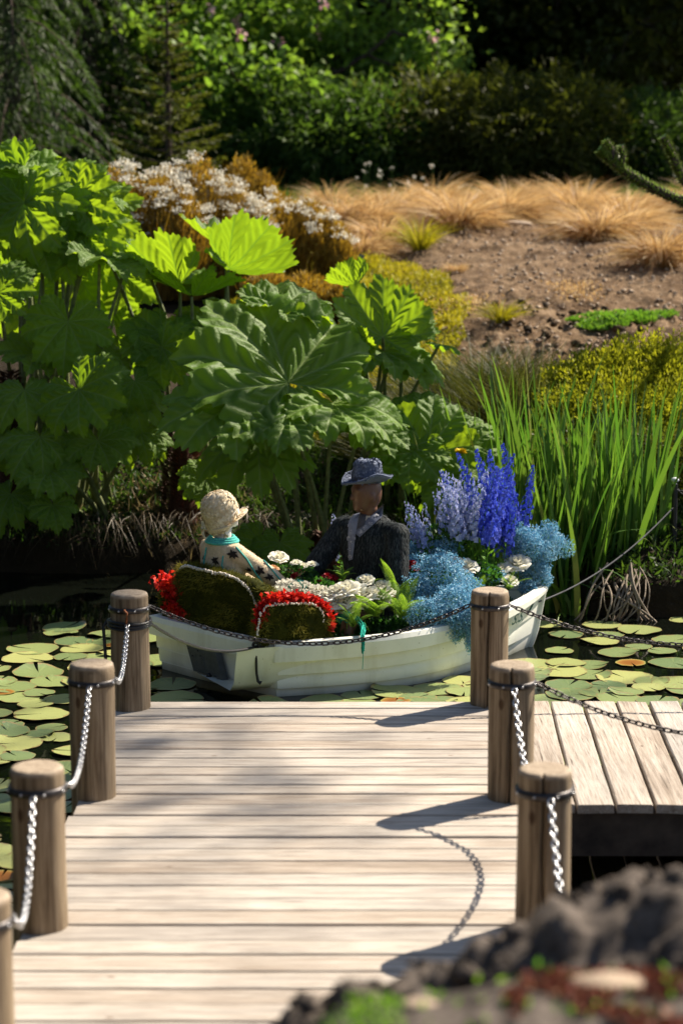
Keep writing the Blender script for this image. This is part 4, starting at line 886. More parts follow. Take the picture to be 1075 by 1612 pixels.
fern(540, 912, -.1, .5, 'small dark fern in front of the coat', 7)
fern(800, 930, -.12, .55, 'fern on the bow above the lettering', 8)
fern(755, 930, -.2, .55, 'fern half hidden behind the top of the bow post', 8)
fern(575, 930, -.2, .5, 'thin fern sticking up behind the round white rose', 6)
fern(650, 945, -.25, .5, 'small fern against the gypsophila', 7)
def bush(px, py, off, r, n, label):
    cluster('foliage_sprig', label, 'foliage', onboat(px, py, off), r, n, M['rleaf'], .03)
bush(500, 925, -.12, (.10, .08, .05), 260, 'dark rose leaves in front of the coat hem'); bush(640, 905, -.15, (.07, .06, .07), 260, 'dark rose leaves around the red roses beside the sleeve'); bush(465, 905, .1, (.12, .05, .05), 240, 'dark leaves behind the lap flowers')
bush(745, 905, -.05, (.16, .1, .08), 500, 'dark leaves between the two gypsophila clouds'); bush(700, 850, .1, (.14, .08, .1), 300, 'thin dark leaves at the foot of the pale delphiniums')
# bow line
m_ = MB(); e0 = BL(2.30, -.03, .30); e1 = np.array(P(1058, 800, y=15.0)); t = np.linspace(0, 1, 40)[:, None]; c_ = e0 + (e1 - e0) * t; c_[:, 2] -= .35 * (t * (1 - t))[:, 0]; tube(m_, c_, .0055, 7)
tag(m_.build('mooring_rope', M['rope']), 'grey rope rising from the bow through the irises to a black stake', 'rope')
tk = thing('stake', 'black metal stake with a white cap among the irises at the right edge', 'post', tuple(P(1058, 905, y=15.05)))
m_ = MB(); hgt = P(1058, 762, y=15.05).z - P(1058, 905, y=15.05).z; tube(m_, [(0, 0, -.3), (0, 0, hgt)], .022, 10); m_.build('shaft', M['rubber'], tk)
m_ = MB(); ellipsoid(m_, (0, 0, hgt + .03), (.03, .03, .02)); tube(m_, [(0, 0, hgt), (0, 0, hgt + .02)], .012); m_.build('cap', flat('white_cap', (.7, .72, .75), .4), tk)
chain('small grey chain running right from the black stake', P(1062, 768, y=15.05), (2.75, 15.1, P(1075, 775, y=15.1).z), .05, 'rope', .04)
# ------------------------------------------------------------------ lily pads
def pad_mesh(seed, dead=False):
    rs = np.random.RandomState(seed); n_, m__ = 56, 7; a = np.linspace(.09, 2 * pi - .09, n_); t = np.linspace(.02, 1, m__); A_, T_ = np.meshgrid(a, t)
    r_ = 1 + .03 * np.sin(3 * A_ + seed) + .02 * np.sin(7 * A_ + seed * 2); r_ = r_ * np.minimum(1, .90 + .8 * np.minimum(A_, 2 * pi - A_)); rr = T_ * r_
    ph = rs.rand() * 6; z = .022 * T_ ** 5 * np.maximum(0, np.sin(A_ * 2 + ph)) * rs.rand() * 2 + .03 * T_ ** 4 * np.maximum(0, np.sin(A_ + ph)) * (rs.rand() < .5) + .004 * np.sin(A_ * 9) * T_ ** 3
    if seed % 5 == 4: z = z + .18 * np.maximum(0, np.cos(A_ - ph)) ** 4 * T_ ** 3
    m_ = MB(); v = np.stack([rr * np.cos(A_), rr * np.sin(A_), z], -1).reshape(-1, 3); m_.add(v, grid_faces(m__, n_), (T_ ** 4).ravel())
    me = m_.mesh('lily_pad', M['lilyo' if dead else 'lily']); vn = np.exp(-((A_ * 11 / pi) % 1 - .5) ** 2 / .02) * (1 - T_ ** 3)
    at = me.attributes.new('vein', 'FLOAT', 'POINT'); at.data.foreach_set('value', vn.ravel()); return me
pads = [pad_mesh(q) for q in range(10)]; dead = [pad_mesh(50 + q, True) for q in range(3)]
def inboat(x, y, m=.0):
    d = np.array([x, y]) - BM[:2]; a = d @ BX[:2]; b_ = d @ BY[:2]
    return -.14 - m < a < 2.3 + m and abs(b_) < (beam(min(max(a / BLn, 0), 1)) * .92 + m)
placed = []
def addpad(x, y, r, dd, label, group, ov):
    for (a, b_, c_) in placed:
        if (a - x) ** 2 + (b_ - y) ** 2 < ((c_ + r) * ov) ** 2: return False
    placed.append((x, y, r)); me = dead[R.randint(3)] if dd else pads[R.randint(10)]
    z = WZ + .004 + .0011 * (len(placed) % 9)
    tag(ob('lily_pad', me, None, (x, y, z), (R.normal() * .012, R.normal() * .012, R.rand() * 6.3), r), label, 'lily pad', group); return True
def zone(x0, x1, y0, y1, n_, rmin, rmax, ov, where, dfr=.06, cond=None):
    k_ = 0; tr_ = 0
    while k_ < n_ and tr_ < n_ * 25:
        tr_ += 1; x = x0 + (x1 - x0) * R.rand(); y = y0 + (y1 - y0) * R.rand(); r = rmin + (rmax - rmin) * R.rand()
        if inboat(x, y, r * .75) or (cond and not cond(x, y)) or (-1.165 - r * .3 < x < .86 and y < 10.66): continue
        dd = R.rand() < dfr; r2 = r * (.6 if dd else 1)
        k_ += addpad(x, y, r2, dd, ('orange brown dying lily pad ' if dd else 'green lily pad ') + where, ('dying' if dd else 'green') + ' lily pads ' + where, ov)
zone(-2.9, -1.15, 10.6, 14.15, 92, .09, .175, .60, 'on the open water left of the far left post', .07, lambda x, y: y < 13.95 + .2 * sin(x * 3))
zone(-1.75, -1.18, 5.6, 10.6, 58, .09, .16, .66, 'close along the left edge of the jetty', .04)
zone(-1.15, .9, 10.75, 12.9, 58, .11, .175, .60, 'between the jetty and the boat', .03, lambda x, y: True)
zone(.8, 2.6, 10.7, 13.0, 70, .10, .185, .58, 'right of the bow post beyond the boardwalk', .035)
zone(1.1, 2.9, 13.0, 14.3, 22, .09, .15, .95, 'in front of the irises', .06)
zone(1.0, 2.4, 7.0, 8.2, 7, .10, .15, 1.0, 'in the shade before the side boardwalk', .6)
print('pads', len(placed))
# ------------------------------------------------------------------ giant rhubarb (big leaved plants)
def gleaf(seed, cup=.25, droop=.25, pleat=.15, lobes=9, deep=.17):
    rs = np.random.RandomState(seed); n_, m__ = 300, 34; ph = np.linspace(-radians(163), radians(163), n_); t = np.linspace(.002, 1, m__) ** .85
    vd = np.radians(np.array([-142, -103, -68, -34, 0, 34, 68, 103, 142]) + rs.normal(size=9) * 3); vd[4] *= .3
    dist = np.abs(ph[:, None] - vd[None]); near = dist.min(1); half = radians(17.5); nd = np.clip(near / half, 0, 1.2)
    base = np.interp(np.abs(np.degrees(ph)), [0, 40, 75, 105, 140, 163], [1, .97, .95, .86, .70, .52]) * (1 + .05 * np.sin(ph * 2 + seed))
    tri = lambda x: np.abs((x % 1) - .5) * 2
    out = base * (1 - deep * nd ** 1.7 + .07 * (1 - tri(ph * 9.5 / pi + seed * .3)) + .07 * (1 - tri(ph * 27 / pi)) + .03 * rs.rand(n_))
    A_, T_ = np.meshgrid(ph, t); Rr = T_ * out[None]; ND = np.repeat(nd[None], m__, 0)
    x = Rr * np.sin(A_); y = Rr * np.cos(A_)
    z = pleat * Rr ** .9 * (ND ** 1.1) * (1 - .25 * T_ ** 3) + cup * Rr ** 1.6 - droop * Rr ** 3.2
    sec = np.sin(Rr * 34 - ND * 7); z += .017 * sec * np.minimum(1, Rr * 3) * np.minimum(1, ND * 3) + .09 * fbm(x * 3 + seed, y * 3, 3, seed) * T_ + .035 * np.sin(A_ * 13 + seed) * T_ ** 8
    vn = np.exp(-(near[None] * (Rr + .05) / .016) ** 2) + .45 * np.exp(-((1 + np.sin(Rr * 34 - ND * 7 + pi)) / .16)) * (ND > .1)
    mb = MB(); mb.add(np.stack([x, y, z], -1).reshape(-1, 3), grid_faces(m__, n_), rs.rand() + 0 * x.ravel())
    me = mb.mesh('leaf', M['gunn']); at = me.attributes.new('vein', 'FLOAT', 'POINT'); at.data.foreach_set('value', np.clip(vn, 0, 1).ravel()); return me
GL = [gleaf(1), gleaf(2, .10, .30), gleaf(3, .55, .1, .13), gleaf(4, .3, .35, .09), gleaf(5, .6, .05, .15, deep=.10), gleaf(6, .0, .45, .09, deep=.24)]
stalk_cache = {}
def stalk(root, a, b, r0, r1):
    a = np.array(a); b = np.array(b); mid = (a + b) / 2 + np.array([.0, -.05, .0]) * np.linalg.norm(b - a) + R.normal(size=3) * .03; mid[:2] = mid[:2] * .6 + a[:2] * .4
    t = np.linspace(0, 1, 14)[:, None]; c = a * (1 - t) ** 2 + 2 * mid * t * (1 - t) + b * t * t; mb = MB(); tube(mb, c - np.array(root.location), np.linspace(r0, r1, 14) * (1 + .05 * R.normal(size=14)), 8)
    return mb.build('stalk', M['stalk'], root)
def gplant(base, label, specs, sh=1.):
    root = thing('giant_rhubarb', label, 'plant', tuple(base))
    for (px, py, y, rad, nrm, tip, var) in specs:
        rad *= sh
        c = np.array(P(px, py, y=y)); Nv = Vector(nrm).normalized(); Tv = Vector(tip); Tv = (Tv - Nv * Tv.dot(Nv)).normalized(); Xv = Tv.cross(Nv)
        m3 = Matrix((Xv, Tv, Nv)).transposed(); o = ob('leaf', GL[var], root, scale=rad); jnt = c - np.array(Tv) * rad * .28
        o.location = tuple(jnt - np.array(base)); o.rotation_euler = m3.to_euler()
        b_ = np.array(base) + [R.normal() * .18, R.normal() * .12, 0]; b_[0] += (jnt[0] - b_[0]) * .25; b_[2] = H1(b_[0], b_[1]) - .02
        stalk(root, b_, jnt - np.array(Nv) * .03 * rad, .026, .012)
    return root
def gb(px, y): 
    x = (px - 537.5) / F * y * 1.0; return (x, y, H1(x, y))
UP = (0, -.25, 1); FC = (0, -.75, .6); BK = (.1, .55, .8)
# tall group at the far left
gplant(gb(60, 17.1), 'tall dense clump of giant lobed leaves at the left edge of the photo', [
 (60, 268, 17.3, .38, (.15, -.1, 1), (1, -.2, .1), 3), (15, 292, 17.1, .40, (-.45, -.75, .4), (-.8, -.2, -.3), 0), (40, 340, 16.8, .42, (-.35, -.85, .35), (.1, -.4, -.8), 1),
 (135, 322, 17.0, .36, (-.3, -.85, .4), (.9, -.2, -.35), 0), (172, 320, 17.2, .20, (.1, -.2, 1), (1, 0, 0), 3), (60, 400, 16.9, .28, (.0, -.7, .6), (-.2, -.4, -.8), 3), (75, 352, 18.0, .40, (-.4, -.85, .3), (-.3, -.1, -.9), 0), (165, 348, 18.0, .36, (-.4, -.85, .3), (.5, -.1, -.8), 1), (120, 445, 17.9, .42, (-.4, -.85, .3), (.1, -.1, -1), 3), (200, 452, 17.8, .36, (-.4, -.85, .3), (.3, -.1, -.9), 0), (40, 490, 17.8, .38, (-.4, -.85, .3), (-.3, -.1, -.9), 1), (25, 345, 18.1, .4, (-.4, -.85, .3), (-.6, -.1, .6), 5),
 (108, 300, 17.2, .36, (-.4, -.8, .4), (.7, -.2, .5), 1), (10, 452, 16.3, .27, (-.35, -.85, .35), (.7, -.2, .6), 1), (150, 372, 16.9, .34, (-.25, -.8, .5), (.9, -.3, -.3), 0),
 (30, 262, 17.6, .36, (-.3, -.5, .8), (-.2, .5, .6), 1), (95, 345, 17.0, .34, (-.5, -.75, .3), (.2, -.2, -1), 5)], 1.06)
gplant(gb(150, 16.7), 'mass of shaded and half lit giant leaves below the tallest left clump', [
 (175, 412, 16.7, .40, (.35, -.2, 1), (.9, -.5, -.1), 0), (225, 402, 17.0, .36, (.3, -.15, 1), (1, .1, 0), 3), (100, 398, 16.9, .30, (-.3, -.85, .4), (.2, -.3, -.8), 1), 
 (105, 525, 16.4, .38, (.1, -.8, .5), (-.1, -.3, -1), 1), (45, 560, 16.5, .30, (.3, -.4, .8), (-.5, -.3, -.4), 0), (135, 628, 15.9, .38, (-.3, -.8, .45), (.6, -.3, -.7), 3),
  (218, 610, 16.3, .25, (.1, -.7, .6), (.4, -.3, -.9), 5), (65, 700, 15.9, .34, (.2, -.5, .8), (.1, -.5, -.5), 5),
 (80, 750, 15.8, .28, (.1, -.6, .7), (.2, -.5, -.8), 3), (10, 790, 15.9, .28, (-.1, -.6, .7), (-.3, -.5, -.8), 5),
 (40, 625, 16.1, .33, (.1, -.5, .8), (.1, -.5, -.6), 5), (0, 705, 16.3, .32, (0, -.6, .7), (-.5, -.5, -.7), 0), (160, 705, 16.0, .30, (.1, -.6, .7), (.3, -.5, -.6), 3), (215, 690, 16.2, .27, (0, -.6, .7), (-.3, -.5, -.6), 5), (235, 525, 16.7, .26, (.3, -.4, .8), (.8, -.4, -.3), 3), (85, 805, 15.7, .20, (.1, -.7, .6), (.2, -.5, -.9), 1), (170, 560, 16.5, .27, (.3, -.4, .8), (.4, -.5, -.5), 5)], 1.0)
gplant(gb(300, 17.0), 'clump with two sunlit yellow green translucent leaves behind the woman', [
 (262, 452, 16.9, .44, (-.12, .42, .85), (-.5, .5, .7), 4), (385, 432, 16.9, .46, (.35, .45, .8), (.9, .3, .35), 4), (355, 386, 17.3, .36, (.0, .1, 1), (0, .3, .3), 4),
 (310, 470, 16.8, .40, (.1, .25, .9), (.2, .6, .5), 2), (300, 540, 16.7, .34, (.0, -.6, .7), (-.2, -.4, -.8), 3), (245, 535, 16.6, .34, (-.1, -.6, .7), (-.4, -.4, -.6), 0),
 (340, 505, 16.9, .34, (.1, -.5, .8), (.5, -.4, -.5), 1), (210, 640, 16.3, .30, (0, -.6, .7), (.3, -.5, -.7), 5), (150, 400, 17.2, .36, (-.1, -.3, 1), (-.3, -.2, 0), 0),
 (240, 395, 17.3, .36, (.0, -.2, 1), (.7, .3, 0), 3), (315, 762, 15.9, .22, (0, -.75, .6), (-.6, -.2, -.7), 3), (262, 560, 16.4, .3, (-.35, -.85, .3), (.5, -.2, -.8), 1), (190, 545, 17.4, .34, (-.35, -.85, .35), (.4, -.2, -.8), 0)])
# the big central plant
gplant(gb(500, 15.9), 'big central plant with the largest leaf, spread towards the pond between the two figures', [
 (420, 572, 15.5, .82, (.20, -.66, .72), (-.42, -.1, .95), 0), (340, 640, 15.1, .50, (.12, -.55, .8), (-.9, -.2, -.3), 1), (550, 648, 15.3, .50, (.25, -.38, .88), (.9, -.5, -.1), 3),
 (390, 705, 15.3, .46, (-.05, -.45, .85), (-.5, -.7, -.3), 5), (455, 478, 16.0, .40, (.2, -.35, .9), (.4, .5, .5), 0),
 (450, 665, 15.0, .36, (.0, -.35, .9), (-.2, -.9, -.1), 1), (590, 670, 15.5, .36, (.3, -.5, .8), (.9, -.4, -.3), 0), (440, 868, 15.3, .26, (0, -.75, .6), (0, -.4, -.9), 5), (400, 862, 15.4, .22, (-.2, -.75, .6), (-.6, -.4, -.6), 3)])
gplant(gb(592, 16.5), 'upright plant with a fan shaped crown of pleated leaves right of the central plant', [
 (602, 512, 16.3, .40, (.05, -.66, .6), (0, .5, 1), 2), (640, 520, 16.4, .28, (.5, -.3, .7), (.8, .1, .6), 2), (618, 562, 16.2, .38, (.2, -.35, .9), (.6, -.6, -.1), 3), (548, 448, 16.5, .20, (-.3, .4, .8), (-.6, .2, .7), 4),
 (650, 570, 16.3, .34, (.3, -.3, .9), (.9, -.3, -.1), 1), (700, 546, 16.3, .18, (.2, .1, 1), (1, 0, .1), 1), (560, 575, 16.2, .26, (-.35, -.85, .3), (.5, -.1, -.6), 4)])
gplant(gb(690, 16.0), 'low pale leaved plant facing the camera behind the man and the yellow iris', [
 (675, 690, 15.6, .42, (.1, -.85, .5), (.15, -.2, 1), 0), (745, 700, 15.7, .32, (.2, -.8, .5), (.6, -.2, .7), 1), (635, 720, 15.5, .34, (-.15, -.7, .6), (-.5, -.4, -.6), 3), (650, 645, 15.9, .30, (-.1, -.5, .8), (-.3, .3, .7), 3), (720, 760, 15.4, .3, (.2, -.7, .6), (.5, -.4, -.7), 5)])
def gspike(px, y, h, r, label):
    b = gb(px, y); mb = MB(); n = 1500; t = R.rand(n) ** .9; a = R.rand(n) * 2 * pi; rr = r * (1 - t) ** .55 + .02
    lathe(mb, [(r * (1 - q) ** .55 * .9 + .01, q * h) for q in np.linspace(0, 1, 10)], 16, var=.15)
    p = np.stack([rr * np.cos(a), rr * np.sin(a), t * h], 1); D = np.stack([np.cos(a), np.sin(a), .7 + 0 * a], 1); leaves(mb, p, D, [(0, 0, 1.)] * n, .055 + .03 * R.rand(n), .016, R.rand(n))
    t_ = mb.build('flower_spike', M['spike']); t_.location = (b[0], b[1], b[2] - .05); tag(t_, label, 'flower spike')
gspike(512, 15.75, .82, .15, 'large reddish brown conical flower spike under the central leaves')
gspike(285, 16.5, .95, .13, 'dark red brown flower spike between the left clump and the largest leaf')
gspike(15, 16.6, 1.2, .14, 'dark flower spike in the shade at the left edge of the photo')
# ------------------------------------------------------------------ irises / reeds
def iris_mesh(seed, n, H_, sp):
    rs = np.random.RandomState(seed); mb = MB(); a = rs.rand(n) * 2 * pi; r = rs.rand(n) ** .6 * sp; P0 = np.stack([r * np.cos(a), r * np.sin(a), 0 * r - .25], 1)
    D = np.stack([np.cos(a) * .10 + rs.normal(size=n) * .07, np.sin(a) * .06 + rs.normal(size=n) * .05, 1 + 0 * a], 1); D[:, 0] += rs.normal(size=n) * .07; L_ = H_ * (.5 + .6 * rs.rand(n)) + .25
    bend = np.stack([np.cos(a) * .1 + rs.normal(size=n) * .06, rs.normal(size=n) * .08, -.03 - .05 * rs.rand(n)], 1); fl = rs.rand(n) < .17; bend[fl] = bend[fl] * 3 + [0, 0, -.45]
    S = unit(np.stack([np.ones(n), rs.normal(size=n) * .7, 0 * a], 1)); blades(mb, P0, D, L_, .028 + .020 * rs.rand(n), bend, 12, rs.rand(n), S=S, taper=3)
    return mb.mesh('iris_clump', M['iris'])
IR = [iris_mesh(q, 15 + q % 3 * 3, 1.0 + .06 * q, .11) for q in range(6)]
nI = 0
def iris(px, y, sc_, label, group):
    x = (px - 537.5) / F * y; z = max(H1(x, y), WZ - .1) if y > 13 else WZ
    tag(ob('iris_clump', IR[R.randint(6)], None, (x, y, z + .02), (0, 0, R.rand() * 6.28), (sc_ * 1.05, sc_ * 1.05, sc_)), label, 'iris plant', group)
for px, y, s_ in [(742, 15.2, .95), (765, 15.0, 1.0), (790, 14.9, 1.0), (812, 14.8, 1.05), (830, 14.75, 1.0), (850, 14.7, 1.1), (868, 14.6, 1.15), (885, 14.75, 1.0), (900, 14.6, 1.2), (915, 14.55, 1.1), (928, 14.75, 1.15), (945, 14.8, 1.25), (960, 14.7, 1.1), (972, 14.85, 1.15), (985, 14.95, 1.25), (1000, 15.0, 1.1), (1015, 15.1, 1.1), (1035, 15.2, .95), (878, 15.1, 1.1), (935, 15.2, 1.1), (840, 15.15, 1.15), (800, 15.3, 1.1), (860, 15.4, 1.0), (905, 15.3, 1.1), (965, 15.3, 1.0)]:
    if px > 865: s_ *= .93
    iris(px, y, s_, 'tall sword leaved iris clump growing at the water edge behind the bow', 'iris clumps along the water edge')
for px, y, s_ in [(700, 15.5, .8), (725, 15.6, .9), (752, 15.8, .95), (778, 16.0, 1.0), (800, 16.1, .95), (825, 16.1, .85), (672, 15.7, .7), (850, 15.9, .8)]:
    iris(px, y, s_, 'iris clump standing higher on the bank behind the front row', 'iris clumps higher on the bank')
m_ = MB(); c_ = np.array(P(725, 714, y=15.3)); n = 26; D_ = unit(np.stack([np.cos(np.arange(n) * 2.4), np.sin(np.arange(n) * 2.4), .2 + np.linspace(0, 1.2, n)], 1)); t_ = thing('yellow_iris_flower', 'single yellow flower on a thin stem above the delphiniums', 'flower', tuple(c_))
leaves(m_, np.zeros((n, 3)), D_, [(0, 0, 1.)] * n, .055, .045, R.rand(n), fold=.2); m_.build('blossom', M['yellow'], t_); m_ = MB(); tube(m_, [(0, 0, 0), (.01, 0, -.3), (0, .05, -.9)], .005, 6); m_.build('stem', M['hgreen'], t_)
# exposed roots on the right bank
m_ = MB()
for q in range(22):
    x0 = 1.72 + R.rand() * .45; a_ = np.array([x0 + R.normal() * .08, 14.5, -.14 + R.rand() * .16]); b_ = np.array([x0 + R.normal() * .16, 14.26 + R.rand() * .08, WZ - .05]); t = np.linspace(0, 1, 14)[:, None]
    c_ = a_ * (1 - t) + b_ * t + np.concatenate([np.sin(t * 5 + q) * .03, -np.sin(t * pi) * .12, np.sin(t * 3) * .02], 1); tube(m_, c_, .004 + .005 * R.rand(), 5)
tag(m_.build('roots', M['root']), 'pale exposed roots hanging down the bank at the right water edge', 'roots')
# ------------------------------------------------------------------ ground covers and grasses
def region(n, fx): 
    out = []
    while len(out) < n: 
        p = fx(); 
        if p is not None: out.append(p)
    o = np.array(out); return np.column_stack([o, height(o[:, 0], o[:, 1])])
def cover(name, label, cat, mat, fx, n, L_, W_, upw=.8, hz=.0, kind='stuff'):
    p = region(n, fx); nz = fbm(p[:, 0] * 3, p[:, 1] * 3, 3, 8); p[:, 2] += hz * (.5 + nz) * R.rand(n); mb = MB()
    leaves(mb, p, unit(sph(n) + [0, 0, upw]), sph(n), L_ * (.5 + R.rand(n)), W_, np.clip(.5 + nz + R.normal(size=n) * .2, 0, 1)); return tag(mb.build(name, mat), label, cat, None, kind)
def gold():
    x = R.uniform(-1.6, 1.75); y = R.uniform(18, 26.5); c = -.1 + (y - 18) * .02
    return (x, y) if ((x - c) / 1.30) ** 2 + ((y - 22.0) / 4.2) ** 2 < 1 + .3 * noise2(x * 3, y * 2) else None
cover('ground_cover', 'low golden green cushion mat spreading beside the bare soil', 'ground cover', M['golden'], gold, 42000, .055, .018, .9, .16)
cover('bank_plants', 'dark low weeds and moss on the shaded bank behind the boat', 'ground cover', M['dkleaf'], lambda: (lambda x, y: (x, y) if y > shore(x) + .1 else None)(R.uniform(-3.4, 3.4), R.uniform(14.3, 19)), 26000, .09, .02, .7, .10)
cover('dry_straw', 'dry straw and dead stems littering the bank at the left', 'straw', M['straw'], lambda: (lambda x, y: (x, y) if y > shore(x) - .05 else None)(R.normal() * .28 - 1.35, R.normal() * .35 + 16.75), 2600, .12, .008, .25, .04)
cover('grass_fringe', 'thin grass and weeds along the far edge of the bare soil', 'grass', M['mleaf'], lambda: (R.uniform(-6, 7), R.uniform(31.5, 36)), 16000, .28, .02, 1.6, .0)
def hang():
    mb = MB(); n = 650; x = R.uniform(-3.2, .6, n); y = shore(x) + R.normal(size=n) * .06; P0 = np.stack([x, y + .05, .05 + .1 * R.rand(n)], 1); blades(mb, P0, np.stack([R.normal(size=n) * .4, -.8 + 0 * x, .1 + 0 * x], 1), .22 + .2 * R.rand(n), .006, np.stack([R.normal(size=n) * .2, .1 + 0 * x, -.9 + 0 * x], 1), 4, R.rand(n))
    tag(mb.build('hanging_grass', M['shaded_straw']), 'dead grass and rootlets hanging over the undercut bank behind the boat', 'grass', None, 'stuff')
hang()
def tuft_mesh(seed, n, H_, sp, W_, mat, droop=.8, name='tussock'):
    rs = np.random.RandomState(seed); mb = MB(); a = rs.rand(n) * 2 * pi; r = rs.rand(n) ** .7 * sp * .35; o = rs.rand(n); el = .35 + .9 * o
    el = el + .35; D = np.stack([np.cos(a) * (1 - o * .75), np.sin(a) * (1 - o * .75), el], 1); bend = np.stack([np.cos(a) * .45, np.sin(a) * .45, -droop * (.5 + .5 * rs.rand(n))], 1)
    blades(mb, np.stack([r * np.cos(a), r * np.sin(a), 0 * r - .02], 1), D, H_ * (.7 + .6 * rs.rand(n)), W_, bend, 6, rs.rand(n), taper=2.5); return mb.mesh(name, mat)
TS = [tuft_mesh(q, 900, .56, .45, .010, M['tuss'], .8) for q in range(4)]
def tussock(px, py, y, s_, label, group, me=None, cat='grass tussock'):
    p = P(px, py, y=y); z = H1(p.x, y); tag(ob('tussock', me or TS[R.randint(4)], None, (p.x, y, z), (0, 0, R.rand() * 6), (s_ * .9, s_ * .9, s_ * (1.0 + .5 * R.rand()))), label, cat, group)
for i in range(38):
    px = 500 + 620 * R.rand(); y = 28.6 + 4.6 * R.rand(); 
    if px < 690 and y < 28: y += 2
    tussock(px, 330, y, .8 + .6 * R.rand(), 'orange brown sedge tussock in the band behind the bare soil', 'orange sedge tussocks behind the soil')
tussock(722, 330, 28.2, 1.3, 'broad pale orange tussock in the middle of the band', None); tussock(940, 340, 27.4, 1.35, 'large golden tussock left of the lone front tussock, reaching into the soil', None); tussock(1040, 400, 24.6, 1.05, 'lone tussock with straw coloured skirt standing forward on the soil at the right', None)
tussock(990, 340, 27.9, 1.25, 'rust orange tussock under the spiky branch', None); tussock(570, 370, 26.5, 1.0, 'orange tussock nearest to the golden mat', None); tussock(600, 360, 27.6, 1.2, 'wide orange tussock behind the golden mat', None)
tussock(716, 400, 24.8, .35, 'tiny brown tuft with a dark base on the soil', None)
YT = tuft_mesh(31, 260, .42, .2, .009, M['golden'], .5); tussock(787, 480, 21.4, .8, 'small pale yellow grass tuft on the soil beside the golden mat', None, YT, 'grass tuft'); tussock(660, 375, 26.5, 1.1, 'yellow grass tuft at the upper tip of the golden mat', None, YT, 'grass tuft')
RS_ = [tuft_mesh(40 + q, 700, .62, .5, .007, M['rush'], .12, 'rush_clump') for q in range(3)]
for px, y in [(640, 17.2), (675, 17.5), (705, 17.2), (735, 17.6), (765, 17.3), (795, 17.5), (825, 17.2), (690, 18.0), (755, 18.1), (810, 18.0), (850, 17.8), (620, 17.6)]:
    x = (px - 537.5) / F * y; tag(ob('rush_clump', RS_[R.randint(3)], None, (x, y, H1(x, y)), (0, 0, R.rand() * 6), .95 + .25 * R.rand()), 'dark fine stemmed rush clump between the fan leaved plant and the golden hedge', 'rush', 'dark rushes below the soil')
def blob_leaves(mb, c, r, n, size, wd, shell=.55, k=0, freq=3., amp=.35, mat=0, upb=.35, droop=0):
    d = sph(n); cl = fbm(d[:, 0] * freq + c[0], d[:, 2] * freq + d[:, 1] * 2 + c[2], 3, k); rr = (shell + (1 - shell) * R.rand(n) ** .5) * (1 + cl * amp * 2)
    p = np.array(c) + d * rr[:, None] * np.array(r); D = unit(d + sph(n) * .8 + [0, 0, upb - droop]); leaves(mb, p, D, sph(n), size * (.6 + .8 * R.rand(n)), wd, np.clip(.5 + cl + R.normal(size=n) * .22, 0, 1), mat)
# golden hedge on the right: several lobes
t_ = thing('golden_hedge', 'golden green small leaved bush on the bank at the right edge', 'bush', (2.1, 17.0, H1(2.1, 17.0)))
mb = MB(); z0 = -t_.location.z
for (px, py, y, rx, rz, n) in [(930, 620, 17.0, .42, .36, 9000), (990, 605, 17.1, .45, .40, 9000), (1050, 612, 17.0, .45, .42, 9000), (1110, 610, 17.1, .5, .42, 4000), (900, 660, 16.6, .35, .30, 5000), (960, 660, 16.5, .45, .34, 7000), (1030, 665, 16.5, .45, .36, 7000), (1090, 660, 16.5, .45, .36, 4000)]:
    p = P(px, py, y=y); blob_leaves(mb, (p.x - 2.1, p.y - 17.0, p.z - t_.location.z), (rx, rx, rz), n, .034, .018, .35, 3, 4, .3, upb=.8)
mb.build('foliage', M['hedge'], t_); mb = MB()
for q in range(24): x = -1 + 2.2 * q / 24; tube(mb, [(x, .1 * R.normal(), -.1), (x + R.normal() * .1, 0, .35)], .012, 5)
mb.build('stems', M['bark'], t_)
t_ = thing('grey_shrub', 'darker shaded bush under the golden hedge at the right edge', 'bush', (2.35, 15.7, H1(2.35, 15.7))); mb = MB()
for q in range(5): blob_leaves(mb, (-.6 + .3 * q, .1 * R.normal(), .32), (.3, .3, .30), 3000, .035, .016, .3, q)
mb.build('foliage', M['oleaf'], t_); mb = MB(); tube(mb, [(0, 0, -.1), (0, 0, .3)], .02); mb.build('stems', M['bark'], t_)
